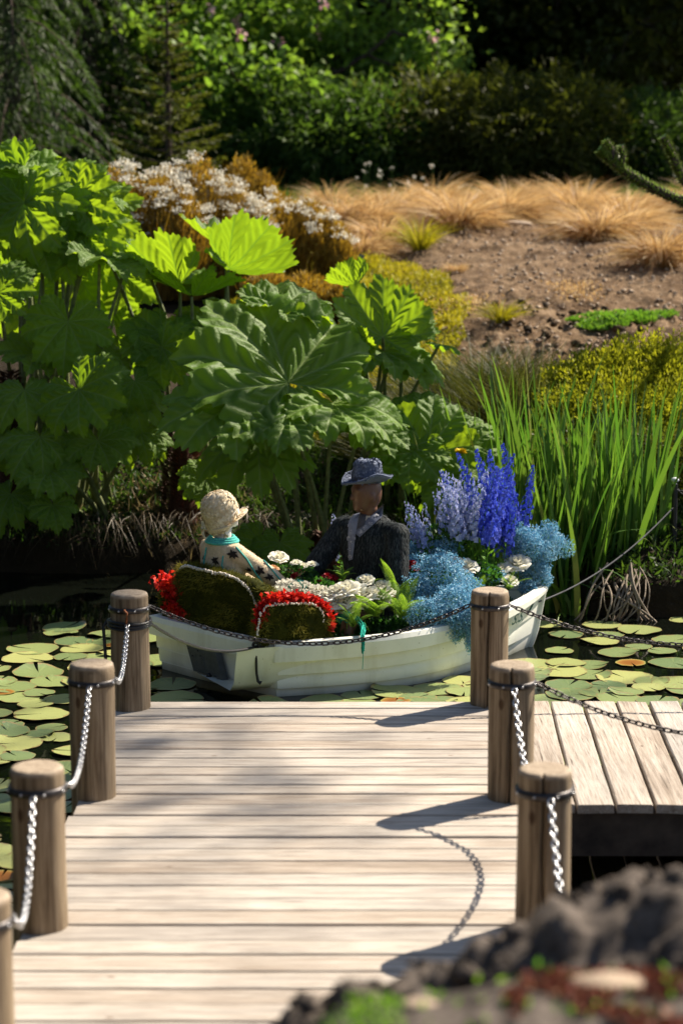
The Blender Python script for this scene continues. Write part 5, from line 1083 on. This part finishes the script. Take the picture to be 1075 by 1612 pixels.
# heath shrubs with white flowers
def heath(px, py, y, lobes, label, nw, tip=None):
    lobes = [(a_, b_ * 1.32, c_, d_) for a_, b_, c_, d_ in lobes]
    p = P(px, py, y=y); z = H1(p.x, y); t = thing('flowering_shrub', label, 'shrub', (p.x, y, z)); mb = MB(); mw = MB()
    for (dx, dz, rx, rz) in lobes:
        n = 4200; a = R.rand(n) * 2 * pi; r = R.rand(n) ** .5; top = dz * (1 - .35 * r ** 2) * (.82 + .35 * R.rand(n)); P0 = np.stack([dx + rx * r * np.cos(a) * .7, rx * r * np.sin(a) * .8, top - .16 * R.rand(n) * 1.5], 1)
        leaves(mb, P0, np.stack([np.cos(a) * .3, np.sin(a) * .3, 1 + 0 * a], 1) + R.normal(size=(n, 3)) * .3, sph(n), .07, .018, R.rand(n))
        n = 260; a = R.rand(n) * 2 * pi; P1 = np.stack([dx + rx * .5 * R.rand(n) * np.cos(a), rx * .5 * R.rand(n) * np.sin(a), 0 * a], 1); L_ = dz * (.6 + .4 * R.rand(n)); blades(mb, P1, np.stack([np.cos(a) * .35, np.sin(a) * .35, 1 + 0 * a], 1), L_, .012, R.normal(size=(n, 3)) * .1, 4, .15 + .3 * R.rand(n))
        for q in range(nw):
            a = R.rand() * 2 * pi; r = R.rand() ** .5; c = np.array([dx + rx * r * cos(a) * .8, rx * r * sin(a) * .8 - .05, dz * (1 - .38 * r * r) * (1.1 + .1 * R.rand())]); m2 = 40
            q_ = c + R.normal(size=(m2, 3)) * [.045, .045, .018]; leaves(mw, q_, unit(sph(m2) + [0, 0, 1]), sph(m2), .026, .026, R.rand(m2))
    mb.build('foliage', M['heath'], t); 
    if nw: mw.build('white_blossom', M['wht'], t)
    return t
heath(215, 400, 23.5, [(-.55, .92, .5, .5), (-.15, 1.0, .5, .5), (.25, .95, .5, .4), (.5, .85, .45, .4), (-.3, .6, .6, .3), (.2, .6, .6, .3)], 'brown shrub covered with white blossom behind the left leaves', 20)
heath(300, 400, 24.0, [(-.2, .98, .5, .5), (.1, 1.06, .5, .5), (.45, .9, .45, .4), (.75, .72, .4, .4), (0, .6, .6, .3)], 'brown shrub whose white blossom forms the highest dome', 28)
heath(440, 395, 24.5, [(-.4, .72, .5, .4), (0, .74, .5, .4), (.35, .70, .42, .3), (.62, .55, .3, .3), (-.7, .6, .4, .3)], 'lower brown shrub with scattered white blossom left of the orange grasses', 15)
heath(382, 300, 26.5, [(0, .82, .38, .4), (.25, .68, .35, .3)], 'rusty orange shrub top without blossom between the white flowering shrubs', 0)
heath(480, 420, 22.6, [(0, .34, .5, .3), (.4, .3, .4, .3), (-.4, .38, .4, .3)], 'low brownish heather at the left foot of the golden mat', 0)
# low green plant on soil, reddish seedlings, stones
for (px, y, rx, ry, label) in [(968, 21.5, .48, .28, 'flat bright green plant cushion on the bare soil')]:
    x = (px - 537.5) / F * y; n = 5200; a = R.rand(n) * 2 * pi; r = R.rand(n) ** .5; edge_ = 1 + .25 * np.sin(a * 3 + 1) + .12 * np.sin(a * 7); q = np.stack([x + rx * r * edge_ * np.cos(a), y + ry * r * edge_ * np.sin(a)], 1); p = np.column_stack([q, height(q[:, 0], q[:, 1]) + .10 * (1 - r ** 2) * R.rand(n)]); mb = MB(); leaves(mb, p, unit(sph(n) + [0, 0, 1.]), sph(n), .05, .018, R.rand(n)); 
    nf = 16; leaves(mb, p[:nf * 20:20] + [0, 0, .05], unit(sph(nf) + [0, 0, 1]), sph(nf), .03, .03, .9, 1); tag(mb.build('cushion_plant', [M['hgreen'], M['peach']]), label, 'plant')
for px, y, s_, lb in [(725, 22.3, 1.2, 'reddish twiggy seedlings beside the golden mat'), (905, 22.8, .9, 'faint reddish seedlings on the soil left of the green cushion'), (825, 18.8, .9, 'orange stalks rising in front of the soil below the yellow tuft')]:
    x = (px - 537.5) / F * y; n = 420; q = np.stack([x + R.normal(size=n) * .16 * s_, y + R.normal(size=n) * .25], 1); p = np.column_stack([q, height(q[:, 0], q[:, 1]) + .12 * R.rand(n)]); mb = MB(); leaves(mb, p, unit(sph(n) + [0, 0, 1.]), sph(n), .04, .014, R.rand(n)); tag(mb.build('seedlings', M['tuss']), lb, 'seedlings', None, 'stuff')
def stones(n, fx, rmin, rmax, mat, name, label, seg=5):
    p = region(n, fx); mb = MB()
    for q in range(n):
        r = rmin + (rmax - rmin) * R.rand() ** 3; ph = np.linspace(0, pi, seg); a = np.linspace(0, 2 * pi, seg + 2, endpoint=False)
        v = np.stack([np.outer(np.sin(ph), np.cos(a)), np.outer(np.sin(ph), np.sin(a)), np.repeat(-np.cos(ph)[:, None] * .7, seg + 2, 1)], -1) * r * (1 + .25 * R.normal(size=(seg, seg + 2, 1))); v[0] = v[0].mean(0); v[-1] = v[-1].mean(0)
        mb.add(v.reshape(-1, 3) + p[q] + [0, 0, r * .2], grid_faces(seg, seg + 2, True), R.rand())
    return tag(mb.build(name, mat), label, 'stones', None, 'stuff')
stones(3800, lambda: (R.uniform(.4, 5), R.uniform(18.6, 30)), .005, .030, M['stone'], 'gravel', 'small stones and clods scattered over the bare soil')
stones(420, lambda: (R.uniform(.6, 5), R.uniform(18.4, 22.5)), .01, .055, M['ground'], 'soil_clods', 'dark earth clods in the lower part of the bare soil')
lbl = thing('plant_label', 'small grey plant label on a thin stake in the golden mat', 'sign', (P(548, 430, y=21.9).x, 21.9, H1(P(548, 430, y=21.9).x, 21.9)))
zt = P(548, 402, y=21.9).z - lbl.location.z; mb = MB(); tube(mb, [(0, 0, 0), (0, 0, zt)], .006, 6); mb.build('stake', M['iron_and_shade'], lbl); mb = MB(); box(mb, (0, 0, zt), (.055, .008, .085)); o_ = mb.build('plate', flat('label_grey', (.10, .11, .12), .5), lbl); o_.rotation_euler = (-.2, .25, .3)
st = MB(); p = np.array(P(812, 352, y=28.6)); ellipsoid(st, (0, 0, 0), (.22, .16, .05)); o_ = st.build('stepping_stone', M['stone']); o_.location = (p[0], p[1], H1(p[0], p[1]) + .03); tag(o_, 'pale flat stone at the top of the bare soil', 'stone')
wl = thing('dark_wall', 'low dark wall partly hidden behind the tall left leaves', 'wall', (P(115, 300, y=26).x, 26, H1(P(115, 300, y=26).x, 26)))
ht = P(115, 276, y=26).z - wl.location.z; mb = MB(); box(mb, (0, 0, ht / 2), (1.3, .3, ht)); mb.build('wall', M['beam'], wl, False); mb = MB(); box(mb, (0, -.01, ht + .03), (1.36, .38, .055)); mb.build('coping', M['iron_and_shade'], wl, False)
# ------------------------------------------------------------------ monkey puzzle at the right edge
mk = thing('monkey_puzzle', 'spiky monkey puzzle tree reaching in with two bare branches at the right edge', 'tree', (4.35, 19.0, H1(4.35, 19.0)))
def mbranch(pts, r0, r1, root, parent_name='branch'):
    q = np.array(pts); tt = np.linspace(0, len(q) - 1, 30); c = np.stack([np.interp(tt, np.arange(len(q)), q[:, i]) for i in range(3)], 1); c[1:-1] = (c[:-2] + c[1:-1] * 2 + c[2:]) / 4
    c0 = c - np.array(root.location); mb = MB(); rr = np.linspace(r0, r1, 30); tube(mb, c0, rr, 8, mat=0)
    n = int(np.linalg.norm(np.diff(c, axis=0), axis=1).sum() * 620); t = R.rand(n) * 28.9; i = t.astype(int); f = (t - i)[:, None]; p = c0[i] * (1 - f) + c0[i + 1] * f; ax_ = unit(c0[i + 1] - c0[i]); rad = unit(np.cross(ax_, sph(n)))
    leaves(mb, p + rad * rr[i][:, None] * .8, rad * .9 + ax_ * .8, ax_, .042, .018, R.rand(n), 1); return mb.build('branch', [M['bark'], M['mkp']], root)
M['mkp'] = leafmat('monkey_puzzle_scale', [(.07, .12, .015), (.18, .27, .04), (.34, .42, .09)], [(.1, .2, .02), (.2, .35, .04)], .15, .35, .5)
ty = 18.8
mb = MB(); tube(mb, [(0, 0, -.2), (0, 0, 2), (.05, 0, 5), (0, 0, 8)], [.16, .14, .10, .04], 12); mb.build('trunk', M['bark'], mk)
tp = np.array(mk.location) + [0, 0, 1.0]
B1 = [tp, P(1130, 330, y=ty), P(1075, 318, y=ty), P(1030, 298, y=ty), P(985, 272, y=ty), P(955, 248, y=ty), P(943, 236, y=ty)]
mbranch(B1, .05, .028, mk); mbranch([P(966, 258, y=ty), P(962, 235, y=ty), P(953, 221, y=ty)], .03, .022, mk); mbranch([P(975, 265, y=ty), P(980, 245, y=ty), P(976, 230, y=ty)], .03, .022, mk)
mbranch([tp + [0, 0, .4], P(1110, 300, y=ty + .3), P(1075, 285, y=ty + .3), P(1058, 245, y=ty + .3), P(1043, 216, y=ty + .3)], .05, .028, mk)
for q in range(14):
    a = q * 2.4; z = 1.8 + q * .42; 
    if cos(a) < -.2 and z < 3.5: a += pi
    L_ = 1.7 - q * .08; s_ = np.array(mk.location) + [0, 0, z]; mbranch([s_, s_ + [cos(a) * L_ * .5, sin(a) * L_ * .5, -.1], s_ + [cos(a) * L_, sin(a) * L_, .25]], .04, .025, mk)
# ------------------------------------------------------------------ background trees
def limb(mb, a, d, L_, r, depth, tips, rs):
    n = 6; p = [np.array(a)]; d = np.array(d, float)
    for i in range(n): d = unit(d + rs.normal(size=3) * .14 + [0, 0, .03]); p.append(p[-1] + d * L_ / n)
    tube(mb, p, np.linspace(r, r * .55, n + 1), 6 if depth else 8, cap=False)
    tips.append((p[-1], depth)); tips.append((p[-3], depth))
    if depth < 3:
        for q in range(3): limb(mb, p[2 + q * 2 if q < 2 else -1], unit(d + rs.normal(size=3) * .75 + [0, 0, .1]), L_ * .62, r * .55, depth + 1, tips, rs)
def broad(seed, h, rad, n, mats, size=.11, base=.25, name='broadleaf', sp=.05, tk=1.):
    rs = np.random.RandomState(seed); mb = MB(); tips = []
    tube(mb, [(0, 0, -.3), (.05, 0, h * .2), (0, .05, h * .42), (0, 0, h * (base * .6 + sp * 6))], [h * .02 * tk, h * .016 * tk, h * .012 * tk, h * .005 * tk], 10)
    for q in range(7): a = q * 2.4 + rs.rand(); limb(mb, (0, 0, h * (base * .6 + sp * q)), (cos(a) * .9, sin(a) * .9, .35 + .09 * q), rad * .9, h * .010 * tk, 0, tips, rs)
    tr_ = mb.mesh('trunk', M['bark']); mb = MB(); T_ = np.array([t[0] for t in tips]); k_ = R.randint(len(T_), size=n); p = T_[k_] + R.normal(size=(n, 3)) * [rad * .13, rad * .13, rad * .085]; v = fbm(p[:, 0] * 1.3, p[:, 2] * 1.3 + p[:, 1], 3, seed)
    leaves(mb, p, unit(sph(n) + [0, 0, -.2]), unit(sph(n) + [0, 0, 1.2]), size * (.6 + .7 * R.rand(n)), size * .62, np.clip(.5 + v * .9 + R.normal(size=n) * .15, 0, 1)); return tr_, mb.mesh('crown', mats)
def conif(seed, h, rad, n, mats, droop=.35, size=.22, wid=.05, base=.06):
    rs = np.random.RandomState(seed); mb = MB(); tube(mb, [(0, 0, -.3), (0, 0, h * .5), (0, 0, h)], [h * .022, h * .014, .02], 10); P_ = []; D_ = []
    nb = int(h * 13)
    for q in range(nb):
        z = h * (base + (1 - base) * (q / nb)); a = q * 2.4 + rs.rand(); L_ = rad * (1 - (z / h) ** 1.2) * (.75 + .4 * rs.rand()) + .15; t = np.linspace(0, 1, 7)
        c = np.stack([np.cos(a) * L_ * t, np.sin(a) * L_ * t, z + L_ * (.12 * t - droop * t ** 2)], 1); tube(mb, c, np.linspace(.022, .005, 7), 4, cap=False)
        m2 = max(6, int(n / nb * (L_ / rad * 1.6))); tt = rs.rand(m2) ** .7; pp = np.stack([np.interp(tt, t, c[:, i]) for i in range(3)], 1); side = rs.choice([-1, 1], m2)[:, None] * np.array([-sin(a), cos(a), 0]); off = side * (rs.rand(m2) * L_ * .26 * (1.1 - tt))[:, None]
        P_.append(pp + off - [0, 0, 1] * (np.linalg.norm(off, axis=1)[:, None] * .3)); D_.append(side * .6 + np.array([cos(a), sin(a), 0]) * .7 + rs.normal(size=(m2, 3)) * .25 + [0, 0, -droop * 1.2])
    tr_ = mb.mesh('trunk', M['bark']); p = np.concatenate(P_); d = np.concatenate(D_); n2 = len(p); mb = MB(); leaves(mb, p, d, sph(n2) + [0, 0, .6], size * (.6 + .7 * rs.rand(n2)), wid, rs.rand(n2)); return tr_, mb.mesh('crown', mats)
def tree(pair, x, y, s_, label, cat='tree', group=None, rz=None, name='tree'):
    t = thing(name, label, cat, (x, y, H1(x, y)), (0, 0, R.rand() * 6.28 if rz is None else rz), group); t.scale = (s_,) * 3 if np.isscalar(s_) else s_
    ob('trunk', pair[0], t); ob('crown', pair[1], t); return t
def tpx(px, y): return (px - 537.5) / F * y
CW = conif(3, 7.5, 2.3, 30000, M['dkleaf'], .85, .15, .022, .02); CF = conif(4, 3.9, 1.35, 9000, M['oleaf'], -.05, .13, .03, .04); CD = [conif(6, 15, 3.6, 30000, M['dkleaf'], .35, .34, .10, .03), conif(7, 17, 4.0, 30000, M['dkleaf'], .45, .36, .10, .03)]
BD = [broad(11, 12, 4.2, 26000, M['dkleaf'], .26, .1), broad(12, 13, 4.6, 26000, M['oleaf'], .24, .1)]; BL_ = broad(14, 4.6, 1.7, 9500, M['lleaf'], .15, .12)
tree(CW, tpx(30, 34), 34, 1.0, 'weeping dark conifer filling the upper left corner', name='conifer'); tree(CW, tpx(-60, 36), 36, 1.2, 'weeping conifer cut by the left edge behind the corner conifer', name='conifer', rz=2)
tree(CW, tpx(150, 39), 39, 1.15, 'tall weeping conifer behind the young fir', name='conifer', rz=4)
tree(CF, tpx(270, 31), 31, (.72, .72, .80), 'young fir with tiered branches behind the white flowering shrubs', name='fir', rz=.6)
tree(BL_, tpx(485, 39), 39, 1.25, 'sunlit light green shrub tree with pink blossom at the top centre', name='blossom_tree', rz=.3)
az = [o for o in COL.objects if o.name.startswith('blossom_tree')][0]
mb = MB(); n = 26
pc = np.stack([R.normal(size=n) * 1.0, -1.2 + R.normal(size=n) * .5, 2.0 + R.rand(n) * 2.4], 1)
for c in pc: q_ = c + R.normal(size=(14, 3)) * .04; leaves(mb, q_, unit(sph(14)), sph(14), .07, .06, R.rand(14))
mb.build('pink_blossom', M['pink'], az); az.rotation_euler = (0, 0, 0)
# broad mounded shrubs in the middle distance
def mound(px, y, w_, h_, mat, label, n=16000, size=.16, wd=.035, droop=.5):
    x = tpx(px, y); t = thing('mounded_shrub', label, 'shrub', (x, y, H1(x, y))); mb = MB(); k_ = 7
    for q in range(k_):
        a = q / k_ * 2 * pi; blob_leaves(mb, (cos(a) * w_ * .5, sin(a) * w_ * .35, h_ * (.42 + .12 * R.normal() * .5)), (w_ * .5, w_ * .45, h_ * .5), n // k_, size, wd, .55, q, 2.5, .35, upb=.1, droop=droop)
    blob_leaves(mb, (0, 0, h_ * .55), (w_ * .6, w_ * .5, h_ * .5), n // 3, size, wd, .6, 9, 2.5, .3, droop=droop); mb.build('foliage', mat, t)
    mb = MB(); 
    for q in range(9): tube(mb, [(R.normal() * .2, R.normal() * .2, -.1), (R.normal() * w_ * .3, R.normal() * w_ * .2, h_ * .6)], .03, 5)
    mb.build('stems', M['bark'], t)
mound(430, 37, 1.5, 1.75, M['mleaf'], 'rounded green shrub left of the wide dark mound', 20000); mound(540, 36.5, 1.7, 1.9, M['mleaf'], 'wide green shrub below the pink blossom', 22000)
mound(690, 37, 1.9, 1.95, M['oleaf'], 'olive green arching shrub in the middle of the dark hedge line', 24000); mound(830, 36.5, 1.9, 2.0, M['oleaf'], 'largest olive arching shrub right of the middle', 26000); mound(960, 37, 1.7, 1.7, M['dkleaf'], 'dark shrub right of the largest arching shrub', 18000)
mound(1060, 38, 1.7, 1.7, M['mleaf'], 'dark green shrub behind the spiky branches', 16000); mound(345, 38.5, 1.3, 1.3, M['dkleaf'], 'low dark shrub right of the young fir', 12000); mound(650, 41, 1.3, 3.0, M['lleaf'], 'light green bush glowing behind the dark hedge line', 9000, .14, .06, 0)
for px, y, s_, k_, lb in [(230, 46, 1, 0, 'dark conifer behind the young fir, left of the blossom tree'), (360, 52, 1.05, 1, 'dark conifer directly left of the blossom tree'), (560, 54, 1.0, 0, 'dark conifer behind the blossom tree'), (80, 50, 1.0, 1, 'dark conifer behind the upper left weeping conifer'), (-80, 48, 1, 0, 'dark conifer outside the left edge')]: tree(CD[k_], tpx(px, y), y, s_, lb, name='conifer')
for px, y, s_, k_, lb in [(720, 47, .85, 0, 'dark broadleaf tree above the middle of the hedge line'), (860, 45, .85, 1, 'green broadleaf tree with lit leaf edges at the upper right'), (1010, 46, .9, 0, 'dark broadleaf tree in the upper right corner'), (640, 50, .95, 1, 'broadleaf tree right behind the blossom tree'), (1150, 44, .9, 1, 'broadleaf tree cut by the right edge'), (-200, 42, 1.0, 0, 'broadleaf tree off the left edge')]: tree(BD[k_], tpx(px, y), y, s_, lb)
# far wood
mb = MB(); n = 52000; p = np.stack([R.uniform(-22, 22, n), R.uniform(57, 64, n), 2.5 + 15 * R.rand(n)], 1); v = fbm(p[:, 0] * .4, p[:, 2] * .5, 3, 2); p[:, 1] += v * 4
leaves(mb, p, unit(sph(n) + [0, 0, -.4]), unit(sph(n) + [0, -1, .6]), .75, .5, np.clip(.35 + v * .8 + R.normal(size=n) * .12, 0, 1))
for q in range(60): x = R.uniform(-22, 22); tube(mb, [(x, 62, 2), (x, 62, 16)], [.25, .1], 6, 0)
tag(mb.build('far_wood', M['dkleaf']), 'dark dense wood closing the view behind the garden', 'wood', None, 'stuff')
# tree beside the pond, outside the frame, whose crown dapples the jetty
BT = broad(17, 20.0, 1.7, 800, M['mleaf'], .22, 1.40, sp=.012, tk=.2)
tree(BT, 13.5, 21.5, .92, 'tall slender broadleaf tree beyond the right bank casting soft dappled shade', name='shade_tree')
for x_, y_, k_, lb in [(-12.5, 12, 0, 'unseen dense tree added on the left bank to block sky light'), (-14, 20, 1, 'unseen dense tree added behind the left end of the pond to block sky light'), (-9.5, 5.0, 1, 'unseen dense tree added left of the jetty start to block sky light'), (-8, -2, 0, 'unseen dense tree added behind the camera on the left to block sky light')]: tree(BD[k_], x_, y_, .9, lb, name='sky_block_tree')  # unseen trees added to block sky light from the left and behind
# distant flowers at the dark edge
mb = MB()
for q in range(16):
    y = 32 + 2 * R.rand(); x = tpx(560 + 130 * R.rand(), y); z = H1(x, y) + .35 + .4 * R.rand(); q_ = np.array([x, y, z]) + R.normal(size=(10, 3)) * .012; leaves(mb, q_, sph(10), sph(10), .025, .025, R.rand(10), 0); tube(mb, [(x, y, z - .5), (x, y, z)], .006, 4, .3, 1)
tag(mb.build('white_flowers', [M['wht'], M['mleaf']]), 'loose white flowers on thin stems at the dark edge behind the orange grasses', 'flowers', None, 'stuff')
# ------------------------------------------------------------------ foreground soil heap
nx, ny = 150, 120; gx = np.linspace(-1.4, 2.2, nx); gy = np.linspace(2.4, 5.2, ny); A_, B_ = np.meshgrid(gx, gy)
crest = np.interp(A_, [-1.4, -.35, -.15, .12, .28, .42, .55, .70, 2.2], [.80, .90, .98, 1.08, 1.17, 1.25, 1.30, 1.33, 1.37]); near_ = np.interp(A_, [-1.4, -.3, -.12, .0, .3, 2.2], [.8, .95, 1.16, 1.25, 1.29, 1.31])
lump = np.abs(fbm(A_ * 9, B_ * 9, 4, 3)) * .16 + fbm(A_ * 26, B_ * 26, 3, 7) * .03; Z1 = crest + np.interp(B_, [3.55, 3.8, 4.1, 4.3, 5.2], [-.2, -.13, 0, -.12, -1.6]) + lump * .8 - .03; w_ = np.clip((B_ - 3.55) / .18, 0, 1); Z_ = (near_ + lump * .25 - (3.5 - B_) * .03) * (1 - w_) + Z1 * w_
mb = MB(); mb.add(np.stack([A_, B_, Z_], -1).reshape(-1, 3), grid_faces(ny, nx)); tag(mb.build('soil_heap', M['soil']), 'dark lumpy soil heap blurred in the lower right foreground', 'soil heap')
def hz(x, y): i = np.clip(((x + 1.4) / 3.6 * (nx - 1)).astype(int), 0, nx - 1); j = np.clip(((y - 2.4) / 2.8 * (ny - 1)).astype(int), 0, ny - 1); return Z_[j, i]
def scat(n, x0, x1, y0, y1): x = R.uniform(x0, x1, n); y = R.uniform(y0, y1, n); return np.stack([x, y, hz(x, y)], 1)
mb = MB(); pc = scat(560, -.5, 1.4, 3.55, 4.4)
for c in pc:
    r = .008 + .028 * R.rand() ** 2; v0 = MB(); ellipsoid(v0, (0, 0, 0), (r, r * .8, r * .7), 8, 6); v = v0.v[0] * (1 + .22 * R.normal(size=(48, 1))); mb.add(v + c, v0.f[0], R.rand())
tag(mb.build('earth_lumps', M['soil']), 'loose dark earth lumps on top of the foreground heap', 'soil', None, 'stuff')
for nm, mat, lb, n, bx_, L_ in [('moss_patch', 'hgreen', 'blurred bright green moss patch at the bottom centre edge', 650, (-.12, .12, 3.35, 3.62), .016), ('red_seedlings', 'brick', 'blurred brick red low plants in the bottom right corner', 2600, (.28, .62, 3.3, 3.6), .018), ('seedlings', 'hgreen', 'blurred sparse green seedlings on the lower edge of the heap', 150, (-.1, .6, 3.35, 3.8), .022)]:
    mb = MB(); p = scat(n, *bx_); 
    if nm == 'moss_patch': c_ = np.array([.02, 3.47]); k_ = ((p[:, :2] - c_) / [.10, .09]); p = p[(k_ ** 2).sum(1) < 1]; n = len(p)
    if nm == 'red_seedlings': k_ = noise2(p[:, 0] * 14, p[:, 1] * 14) > -.05; p = p[k_]; n = len(p)
    leaves(mb, p + [0, 0, .004], unit(sph(n) + [0, 0, 1.2]), sph(n), L_, L_ * .5, R.rand(n)); tag(mb.build(nm, M[mat]), lb, 'plants' if nm != 'moss_patch' else 'moss', None, 'stuff')
for (x, y, r, lb) in [(.47, 3.52, .045, 'pale flat stone in the bottom right corner'), (.135, 3.5, .022, 'small white stone at the bottom edge right of the moss')]:
    v0 = MB(); ellipsoid(v0, (0, 0, 0), (r * 1.6, r, r * .35), 14, 8); o_ = v0.build('pale_stone', M['stone']); o_.location = (x, y, float(hz(np.array([x]), np.array([y]))[0]) + r * .2); tag(o_, lb, 'stone')
# ------------------------------------------------------------------ make meshes' labels apply to whole things only
for o in list(bpy.data.objects):
    if o.parent is not None:
        for k_ in ('category', 'group'):
            if k_ in o: del o[k_]

ORD = ['first', 'second', 'third', 'fourth', 'fifth', 'sixth', 'seventh', 'eighth', 'ninth', 'tenth', 'eleventh', 'twelfth', 'thirteenth', 'fourteenth', 'fifteenth', 'sixteenth', 'seventeenth', 'eighteenth', 'nineteenth', 'twentieth'] + ['twenty-' + q for q in ('first', 'second', 'third', 'fourth', 'fifth', 'sixth', 'seventh', 'eighth', 'ninth')]
def sx_(o): p = o.matrix_world.translation; return p.x / p.y
upd()
for grp, txt in (('iris clumps along the water edge', 'iris clump from the left in the front row at the water edge'), ('iris clumps higher on the bank', 'iris clump from the left in the higher row behind'),
                 ('dark rushes below the soil', 'rush clump from the left between fan leaved plant and golden hedge'), ('pale blue delphiniums in the middle of the bow', 'pale blue delphinium spike from the left beside the deep blue bunch'),
                 ('packed white roses behind the ferns', 'packed white rose from the left in the row behind the fern fronds'), ('small cream roses between the mannequins', 'small cream or peach rose from the left between the two mannequins'),
                 ('red roses before the coat', 'small dark red rose from the left before the coat'), ('red roses beside the sleeve', 'small dark red rose from the left beside the near sleeve'), ('airy pale delphiniums', 'airy whitish delphinium from the left between the lilac and the deep blue bunch'), ('lilac delphiniums beside the coat', 'pale lilac delphinium from the left beside the coat shoulder'),
                 ('deep blue delphinium spikes at the bow', 'deep blue delphinium spike from the left in the bunch at the bow')):
    g = sorted([o for o in COL.objects if o.parent is None and o.get('group') == grp], key=sx_)
    seen = {}
    for i, o in enumerate(g):
        if 'tallest' in o['label'] or 'farthest' in o['label'] or 'left top' in o['label']: continue
        o['label'] = ORD[i] + ' ' + txt
g = sorted([o for o in COL.objects if o.parent is None and o.get('group') == 'orange sedge tussocks behind the soil'], key=lambda o: o.location.y)
for row, nm in ((g[:16], 'front'), (g[16:31], 'middle'), (g[31:], 'back')):
    for i, o in enumerate(sorted(row, key=sx_)): o['label'] = ORD[i] + ' orange sedge tussock from the left in the ' + nm + ' row behind the soil'
